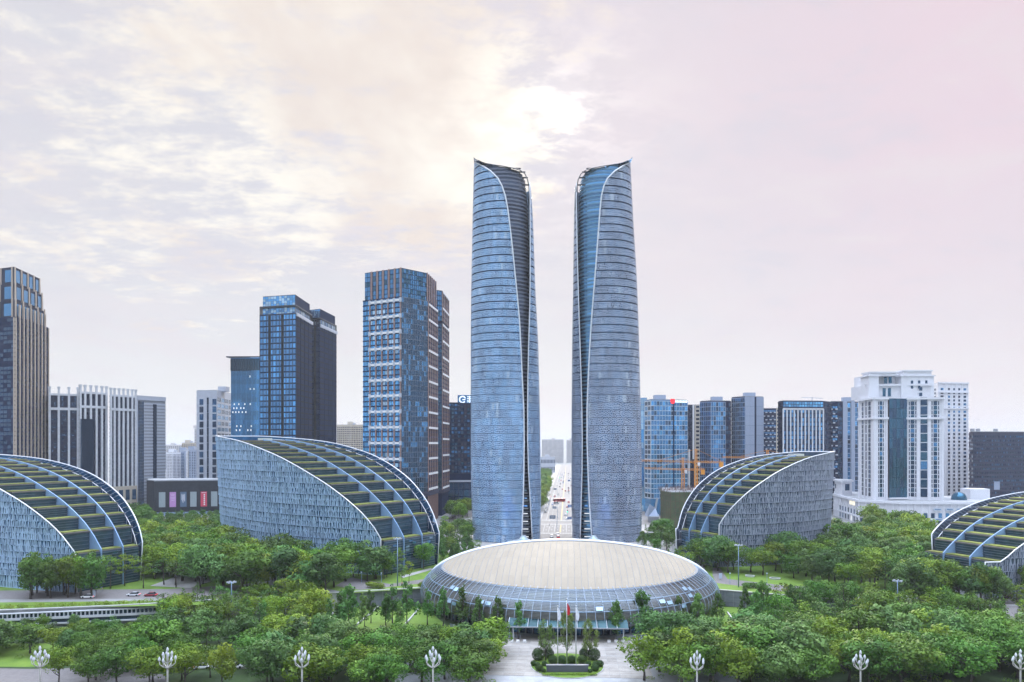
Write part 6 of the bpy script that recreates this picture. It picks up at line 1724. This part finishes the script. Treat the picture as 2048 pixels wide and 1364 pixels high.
# ------------------------------------------------------------------ floodlight masts
m_mast = M('mast_blue_grey', (.24, .34, .47), .45, .3)
def mast(px, yt, yb, label, z=0.0):
    Yt = GY(yb, z); h = Z(yt, Yt) - z; r = empty('floodlight_mast', (X(px, Yt), Yt, z), random.uniform(0, 1), label, 'light mast', 'floodlight masts in the park')
    mb = MB(); mb.tube([(0, 0, 0), (0, 0, h)], [.26, .13], 8); mb.build('pole', m_mast, r, True)
    mb = MB(); mb.tube([(1.1 * math.cos(2 * math.pi * k / 16), 1.1 * math.sin(2 * math.pi * k / 16), h - .4) for k in range(17)], .07, 5)
    for k in range(4): mb.bar((0, 0, h - .4), (1.1 * math.cos(k * 1.57), 1.1 * math.sin(k * 1.57), h - .4), .08)
    mb.build('lamp_ring', m_mast, r)
    for k in range(6): a = 2 * math.pi * k / 6; box('floodlight', (1.3 * math.cos(a), 1.3 * math.sin(a), h - .25), (.7, .35, .5), m_lgrey, r, a)
mast(463, 1163, 1212, 'floodlight mast rising from the grove beside the park road', 0); mast(795, 1076, 1172, 'tall floodlight mast on the grass strip above the grey wall, near the blue crescent')
mast(1477, 1089, 1174, 'tall floodlight mast beside the park road, near the grey crescent'); mast(1795, 1160, 1215, 'floodlight mast rising from the dense grove near the ornate white tower')
# slim path lights
m_plight = M('path_light_cap', (.55, .68, .82), .4)
for px, py, z in ((1460, 1168, 0), (1534, 1168, 0), (953, 1283, SUNK), (1019, 1281, SUNK), (1241, 1280, SUNK), (1308, 1276, SUNK), (958, 1296, SUNK), (763, 1168, 0), (723, 1166, 0)):
    Yt = GY(py, z); r = empty('path_light', (X(px, Yt), Yt, z), 0, 'slim grey path light on a straight post', 'lamp post', 'slim path lights')
    mb = MB(); mb.tube([(0, 0, 0), (0, 0, 4.2)], .09, 6); mb.build('post', m_mast, r); mb = MB(); mb.lathe([(.05, 0), (.26, .05), (.26, .4), (.05, .5)], (0, 0, 4.1), 8); mb.build('lantern', m_plight, r)
# white planter blocks on the forecourt
for px in (1023, 1036, 1049, 1218, 1232, 1246):
    Yt = GY(1285, SUNK); o = empty('forecourt_block', (X(px, Yt), Yt, SUNK + .08), 0, 'small white stone block in the line before the hall entrance', 'bollard', 'white blocks before the hall')
    box('block', (0, 0, .35), (1.0, 1.0, .7), m_white, o); box('plinth', (0, 0, .05), (1.3, 1.3, .1), m_cope, o)
# ------------------------------------------------------------------ vehicles
def car_mesh(L_, W_, H_, kind):
    """lofted car body: lower body and cabin"""
    def loft(secs, name, mat):
        vs_, fs_ = [], []
        for x, zb, zt, w_ in secs: vs_ += [(x, -w_ / 2, zb), (x, -w_ / 2 * 1.04, (zb + zt) / 2), (x, -w_ / 2 * .86, zt), (x, w_ / 2 * .86, zt), (x, w_ / 2 * 1.04, (zb + zt) / 2), (x, w_ / 2, zb)]
        m = 6
        for i in range(len(secs) - 1):
            for k in range(m): fs_.append((i * m + k, i * m + (k + 1) % m, (i + 1) * m + (k + 1) % m, (i + 1) * m + k))
        fs_ += [tuple(range(m - 1, -1, -1)), tuple(range((len(secs) - 1) * m, len(secs) * m))]
        return mesh(name, vs_, fs_, mat)
    h = H_ * .58; l = L_ / 2
    return loft, [(-l, .35, h * .8, W_ * .86), (-l * .92, .25, h, W_ * .97), (-l * .3, .22, h * 1.02, W_), (l * .4, .22, h * .98, W_), (l * .85, .25, h * .84, W_ * .95), (l, .35, h * .66, W_ * .8)], \
        ([(-l * .80, h, h + .05, W_ * .9), (-l * .58, h, H_, W_ * .86), (l * .12, h, H_, W_ * .86), (l * .5, h * .97, h + .03, W_ * .9)] if kind != 'van' else [(-l * .96, h, H_ * .96, W_ * .92), (-l * .9, h, H_, W_ * .92), (l * .45, h, H_, W_ * .92), (l * .72, h * .9, h + .1, W_ * .92)])
m_cglass = M('car_glass', (.03, .04, .05), .1, .2); m_tyre = M('tyre', (.02, .02, .02), .9); m_tail = M('tail_light', (.5, .02, .02), .4, emit=((1, .04, .03), 1.5)); m_head = M('head_light', (.8, .8, .78), .3)
CARCOL = {n_: M('car_' + n_, c, .3, .1, spec=.6) for n_, c in dict(white=(.78, .78, .78), silver=(.5, .52, .54), black=(.03, .03, .035), red=(.5, .03, .03), blue=(.05, .15, .4), green=(.10, .32, .28), maroon=(.22, .02, .03)).items()}
wheel_me = None
mbw = MB(); mbw.lathe([(.0, -.11), (.24, -.11), (.33, -.08), (.33, .08), (.24, .11), (.0, .11)], n=12); WH = mesh('wheel', [(x, z, y) for x, y, z in mbw.v], mbw.f, m_tyre, True)
_cars = {}
def car(x, y, z, rz, colr, label, group, kind='car', full=True, scale=1.0):
    L_, W_, H_ = (4.6, 1.85, 1.48) if kind == 'car' else ((5.2, 2.0, 2.2) if kind == 'van' else (11.5, 2.6, 3.2))
    r = empty({'car': 'car', 'van': 'van', 'bus': 'bus'}[kind], (x, y, z), rz, label, kind, group)
    key = (kind, colr)
    if key not in _cars:
        if kind == 'bus':
            m1 = MB(); m1.prism([(-5.7, -1.25), (5.5, -1.25), (5.75, -1.0), (5.75, 1.0), (5.5, 1.25), (-5.7, 1.25)], .35, 3.15); m2 = MB(); m2.prism([(-5.75, -1.28), (5.55, -1.28), (5.8, -1.0), (5.8, 1.0), (5.55, 1.28), (-5.75, 1.28)], 1.4, 2.5)
            _cars[key] = (mesh('body', m1.v, m1.f, CARCOL[colr]), mesh('glazing', m2.v, m2.f, m_cglass))
        else:
            loft, s1, s2 = car_mesh(L_, W_, H_, kind); a = loft(s1, 'body', CARCOL[colr])
            b = loft(s2, 'cabin', m_cglass); _cars[key] = (a, b)
    a, b = _cars[key]; obj('body', a, r); obj('cabin', b, r)
    if kind != 'bus': box('roof', (-L_ * .115, 0, H_ + .01), (L_ * .34, W_ * .76, .05), CARCOL[colr], r)
    if full:
        for sx in (-.31, .31):
            for sy in (-.47, .47): obj('wheel', WH, r, (L_ * sx, W_ * sy, .33))
        for sy in (-.36, .36):
            box('tail_light', (-L_ * .5, W_ * sy, .72), (.12, .35, .18), m_tail, r); box('headlight', (L_ * .485, W_ * sy, .66), (.14, .36, .16), m_head, r)
    return r
def on_road(lx, ly): return ROADC + AX * ly + AR * lx
UP, DN = math.pi / 2 - PHI, -math.pi / 2 - PHI     # away from and towards the viewer
crnd = random.Random(4)
def rc(lx, ly, colr, label, kind='car', group='traffic on the avenue', full=True):
    p = on_road(lx, ly); return car(p.x, p.y, .03, (UP if lx > 0 else DN), colr, label, group, kind, full)
# cars standing and moving nearest the towers
p = ROADC
def rpx(px, py, colr, label, kind='car', rz=None, group='traffic on the avenue'):
    Yt = GY(py, 0); return car(X(px, Yt), Yt, .03, DN if rz is None else rz, colr, label, group, kind, True)
rpx(1103.5, 1075, 'white', 'white car waiting at the crossing nearest the towers'); rpx(1116.5, 1076, 'red', 'red-tailed dark red car beside the white car at the near crossing', rz=UP); rpx(1115.5, 1071, 'white', 'white car pulling up behind the dark red car at the near crossing')
rpx(1131, 1031, 'silver', 'silver car beyond the second crossing'); rpx(1133, 1039, 'white', 'white car beside the blue road board'); rpx(1134.5, 1015, 'red', 'red car beside the blue road board'); rpx(1113, 1008, 'silver', 'silver van turning across the junction', 'van', rz=-PHI + .1)
rpx(1119, 1003.5, 'red', 'red bus stopped at the junction', 'bus', rz=-PHI + .3); rpx(1124, 1001, 'white', 'white van waiting at the junction', 'van')
cols = ['white', 'white', 'silver', 'black', 'red', 'white', 'blue', 'silver']
for k in range(46):
    ly = 230 + k * 17 + crnd.uniform(-5, 5)
    if 288 < ly < 326: continue
    lx = crnd.choice((-9.4, -5.7, -2.0, 2.0, 5.7, 9.4)); c = crnd.choice(cols)
    rc(lx, ly, c, {'white': 'white', 'silver': 'silver', 'black': 'black', 'red': 'red', 'blue': 'blue'}[c] + ' car in the traffic far along the avenue', full=(k < 8))
for k in range(20):
    ly = 150 + k * 9.5; c = crnd.choice(cols); rc(-13.6, ly, c, c + ' car parked along the avenue kerb', group='cars parked along the avenue', full=False)
for k in range(12):
    ly = 330 + k * 9.5; c = crnd.choice(cols); rc(13.6, ly, c, c + ' car parked along the far avenue kerb', group='cars parked along the avenue', full=False)
# the park road: silver and maroon cars, a scooter-sized white car
for px, py, c, lab, k in ((267, 1192, 'silver', 'silver estate car parked on the park road', 'car'), (301, 1192.5, 'maroon', 'dark red car parked on the park road behind the silver car', 'car'), (176, 1196, 'white', 'white car partly behind the big tree clump on the park road', 'car'), (945, 1052, 'white', 'white van on the street behind the skyscraper', 'van'), (915, 1050, 'silver', 'silver van parked by the brick tower', 'van')):
    Yt = GY(py, 0); car(X(px, Yt), Yt, .05, math.pi + .05, c, lab, 'cars parked in the park and streets', k)
for px, py, c, lab in ((405, 1337, 'white', 'white car under the trees on the near road'), (440, 1333, 'silver', 'silver car under the trees on the near road'), (470, 1336, 'white', 'white car at the end of the row under the near trees')):
    Yt = GY(py, SUNK); car(X(px, Yt), Yt, SUNK + .05, .2, c, lab, 'cars under the near trees')
# road boards, signals
m_board, m_sig = M('blue_board', (.03, .13, .38), .5), M('green_signal', (.02, .5, .3), .4, emit=((.05, 1, .55), 2.2)); m_bgrey = M('grey_board', (.18, .24, .33), .5)
def board(px, py, ybot, wpx, mt, label):
    Yt = GY(ybot, 0); s = Yt / F; h = Z(py, Yt)
    r = empty('road_sign', (X(px, Yt), Yt, 0), 0, label, 'road sign', 'gantry road signs')
    mb = MB(); w_ = wpx * s
    box('panel', (0, 0, h), (w_, .15, w_ * .58), mt, r); mb.tube([(w_ * .75, .2, 0), (w_ * .75, .2, h + .6), (-w_ * .4, .2, h + .6)], .14, 6); mb.build('post', m_mast, r)
    for k in range(2): box('marking', (0, -.09, h + w_ * (.1 - .2 * k)), (w_ * .6, .03, w_ * .06), m_white, r)
board(1105, 1034, 1062, 12, m_bgrey, 'grey-backed road sign over the lane beside the green trees'); board(1109, 1015, 1036, 8, m_bgrey, 'smaller grey-backed road sign further along the same kerb')
board(1139, 1036, 1052, 8, m_board, 'blue road sign beside the lattice tower, lowest of the blue signs'); board(1140, 1012, 1030, 9, m_board, 'blue road sign beyond the second crossing'); board(1138, 961, 975, 5, m_board, 'small blue road sign far along the avenue')
board(1110, 978, 992, 6, m_bgrey, 'small grey road sign beside the parked cars')
for px, py, yb, lab in ((1148, 1058.5, 1078, 'green traffic signal at the near crossing beside the lattice tower'), (1135, 1023.5, 1040, 'green traffic signal at the second crossing'), (1119.5, 955.5, 966, 'green traffic signal far along the avenue over the parked side'), (1143, 951, 962, 'green traffic signal far along the avenue beside the trees')):
    Yt = GY(yb, 0); h = Z(py, Yt); r = empty('traffic_signal', (X(px, Yt), Yt, 0), 0, lab, 'traffic light', 'green traffic signals')
    mb = MB(); mb.tube([(0, .2, 0), (0, .2, h + .6)], .12, 6); mb.build('post', m_mast, r); box('housing', (0, .05, h + .4), (.6, .3, 2.0), m_dark, r)
    mb = MB(); mb.lathe([(.01, 0), (.34, .02), (.34, .15)], n=10); g = mb.build('green_lamp', m_sig, r); g.location = (0, -.12, h); g.rotation_euler = (math.pi / 2, 0, 0)
# park road signs
for px, py, lab in ((178, 1196, 'pale blue information board at the edge of the park road'), (1441, 1160, 'pale blue information board at the bend of the park road')):
    Yt = GY(py, 0); r = empty('information_board', (X(px + 9 if px < 300 else px, Yt), Yt, 0), .1, lab, 'sign'); box('panel', (0, 0, 1.7), (1.4, .12, 2.2), M('pale_board', (.5, .58, .7), .5), r); 
    for s_ in (-.6, .6): box('post', (s_, 0, .5), (.1, .14, 1.0), m_grey, r)
# round benches of white stone on the grass
for px, py, w_ in ((1500, 1153, 4.2), (1550, 1158, 4.6)):
    Yt = GY(py, 0); r = empty('round_bench', (X(px, Yt), Yt, 0), 0, 'low ring-shaped stone bench under the trees by the park road', 'bench', 'ring benches')
    mb = MB(); mb.lathe([(w_ * .38, .5), (w_ * .5, .5), (w_ * .5, .42), (w_ * .38, .42)], n=20); mb.build('seat', m_cope, r)
    mb = MB(); mb.lathe([(w_ * .4, 0), (w_ * .4, .42), (w_ * .46, .42), (w_ * .46, 0)], n=20); mb.build('support', m_stone, r)
# ------------------------------------------------------------------ people, tiny on the lawns
def person(px, py, z, rz, top, legs, label, stride=.18):
    Yt = GY(py, z); h = 1.72
    me = bpy.data.meshes.new('person')
    J = [(0, 0, .95), (0, 0, 1.18), (0, .01, 1.42), (0, 0, 1.52), (0, -.02, 1.64), (0, -.03, 1.74),
         (.10, 0, .90), (.11, -stride * .6, .50), (.11, -stride, .08), (.11, -stride - .14, .03), (-.10, 0, .90), (-.11, stride * .4, .50), (-.11, stride, .08), (-.11, stride - .14, .03),
         (.19, 0, 1.38), (.24, .06, 1.12), (.24, -.03, .88), (-.19, 0, 1.38), (-.24, -.05, 1.12), (-.24, -.12, .88)]
    E = [(0, 1), (1, 2), (2, 3), (3, 4), (4, 5), (0, 6), (6, 7), (7, 8), (8, 9), (0, 10), (10, 11), (11, 12), (12, 13), (2, 14), (14, 15), (15, 16), (2, 17), (17, 18), (18, 19)]
    Rr = [.15, .14, .16, .06, .10, .08, .10, .075, .05, .045, .10, .075, .05, .045, .065, .05, .035, .065, .05, .035]
    me.from_pydata(J, E, []); o = obj('person', me, None, (X(px, Yt), Yt, z + .03), (0, 0, rz))
    sk = o.modifiers.new('skin', 'SKIN')
    for i, v in enumerate(me.skin_vertices[0].data): v.radius = (Rr[i], Rr[i] * .85); v.use_root = (i == 0)
    o.modifiers.new('sub', 'SUBSURF').levels = 1; o.modifiers['sub'].render_levels = 1
    m = bpy.data.materials.new('clothing'); m.use_nodes = True; t = m.node_tree; b = t.nodes['Principled BSDF']; b.inputs['Roughness'].default_value = .85
    tcn = t.nodes.new('ShaderNodeTexCoord'); sp = t.nodes.new('ShaderNodeSeparateXYZ'); t.links.new(tcn.outputs['Object'], sp.inputs[0])
    rp = t.nodes.new('ShaderNodeValToRGB'); rp.color_ramp.interpolation = 'CONSTANT'; mr_ = t.nodes.new('ShaderNodeMath'); mr_.operation = 'DIVIDE'; mr_.inputs[1].default_value = 1.85
    t.links.new(sp.outputs[2], mr_.inputs[0]); t.links.new(mr_.outputs[0], rp.inputs[0])
    cr = rp.color_ramp; cr.elements[0].color = (*legs, 1); cr.elements[1].position = .52; cr.elements[1].color = (*top, 1)
    e = cr.elements.new(.80); e.color = (.45, .30, .22, 1); e = cr.elements.new(.92); e.color = (.02, .016, .014, 1)
    t.links.new(rp.outputs[0], b.inputs['Base Color']); me.materials.append(m)
    return tag(o, label, 'person', 'people in the park')
person(191.5, 1187, 0, .4, (.03, .03, .04), (.03, .03, .05), 'person in dark clothes walking on the grass by the park road'); person(204.5, 1183, 0, 2.0, (.55, .35, .38), (.2, .2, .25), 'person in a pale pink top on the grass by the park road')
person(804, 1171.5, 0, 1.2, (.6, .18, .05), (.05, .05, .08), 'person in an orange top on the park road behind the retaining wall'); person(1166, 1090, 0, 0, (.05, .05, .06), (.04, .04, .05), 'person in dark clothes at the near side of the avenue crossing')
person(1099, 1052, 0, 1, (.1, .12, .2), (.04, .04, .05), 'person in a navy top on the avenue pavement near the grey sign'); person(1122, 1278, SUNK, 3, (.5, .5, .52), (.06, .06, .08), 'person in a pale top before the hall entrance canopy')
# ------------------------------------------------------------------ haze
HAZE = True
if HAZE:
    hz = box('haze', (0, 0, (SUNK - 4 + 245) / 2), (2 * BIG + 200, 2 * BIG + 200, 245 - SUNK + 4), M('haze_air'))
    m = MATS['haze_air']; t = m.node_tree; t.nodes.clear(); o_ = t.nodes.new('ShaderNodeOutputMaterial'); v = t.nodes.new('ShaderNodeVolumePrincipled')
    v.inputs['Color'].default_value = (.86, .9, .97, 1); v.inputs['Density'].default_value = 0.00010; v.inputs['Anisotropy'].default_value = 0.2
    t.links.new(v.outputs[0], o_.inputs['Volume']); tag(hz, 'thin pale haze in the air over the city', 'haze', kind='stuff')
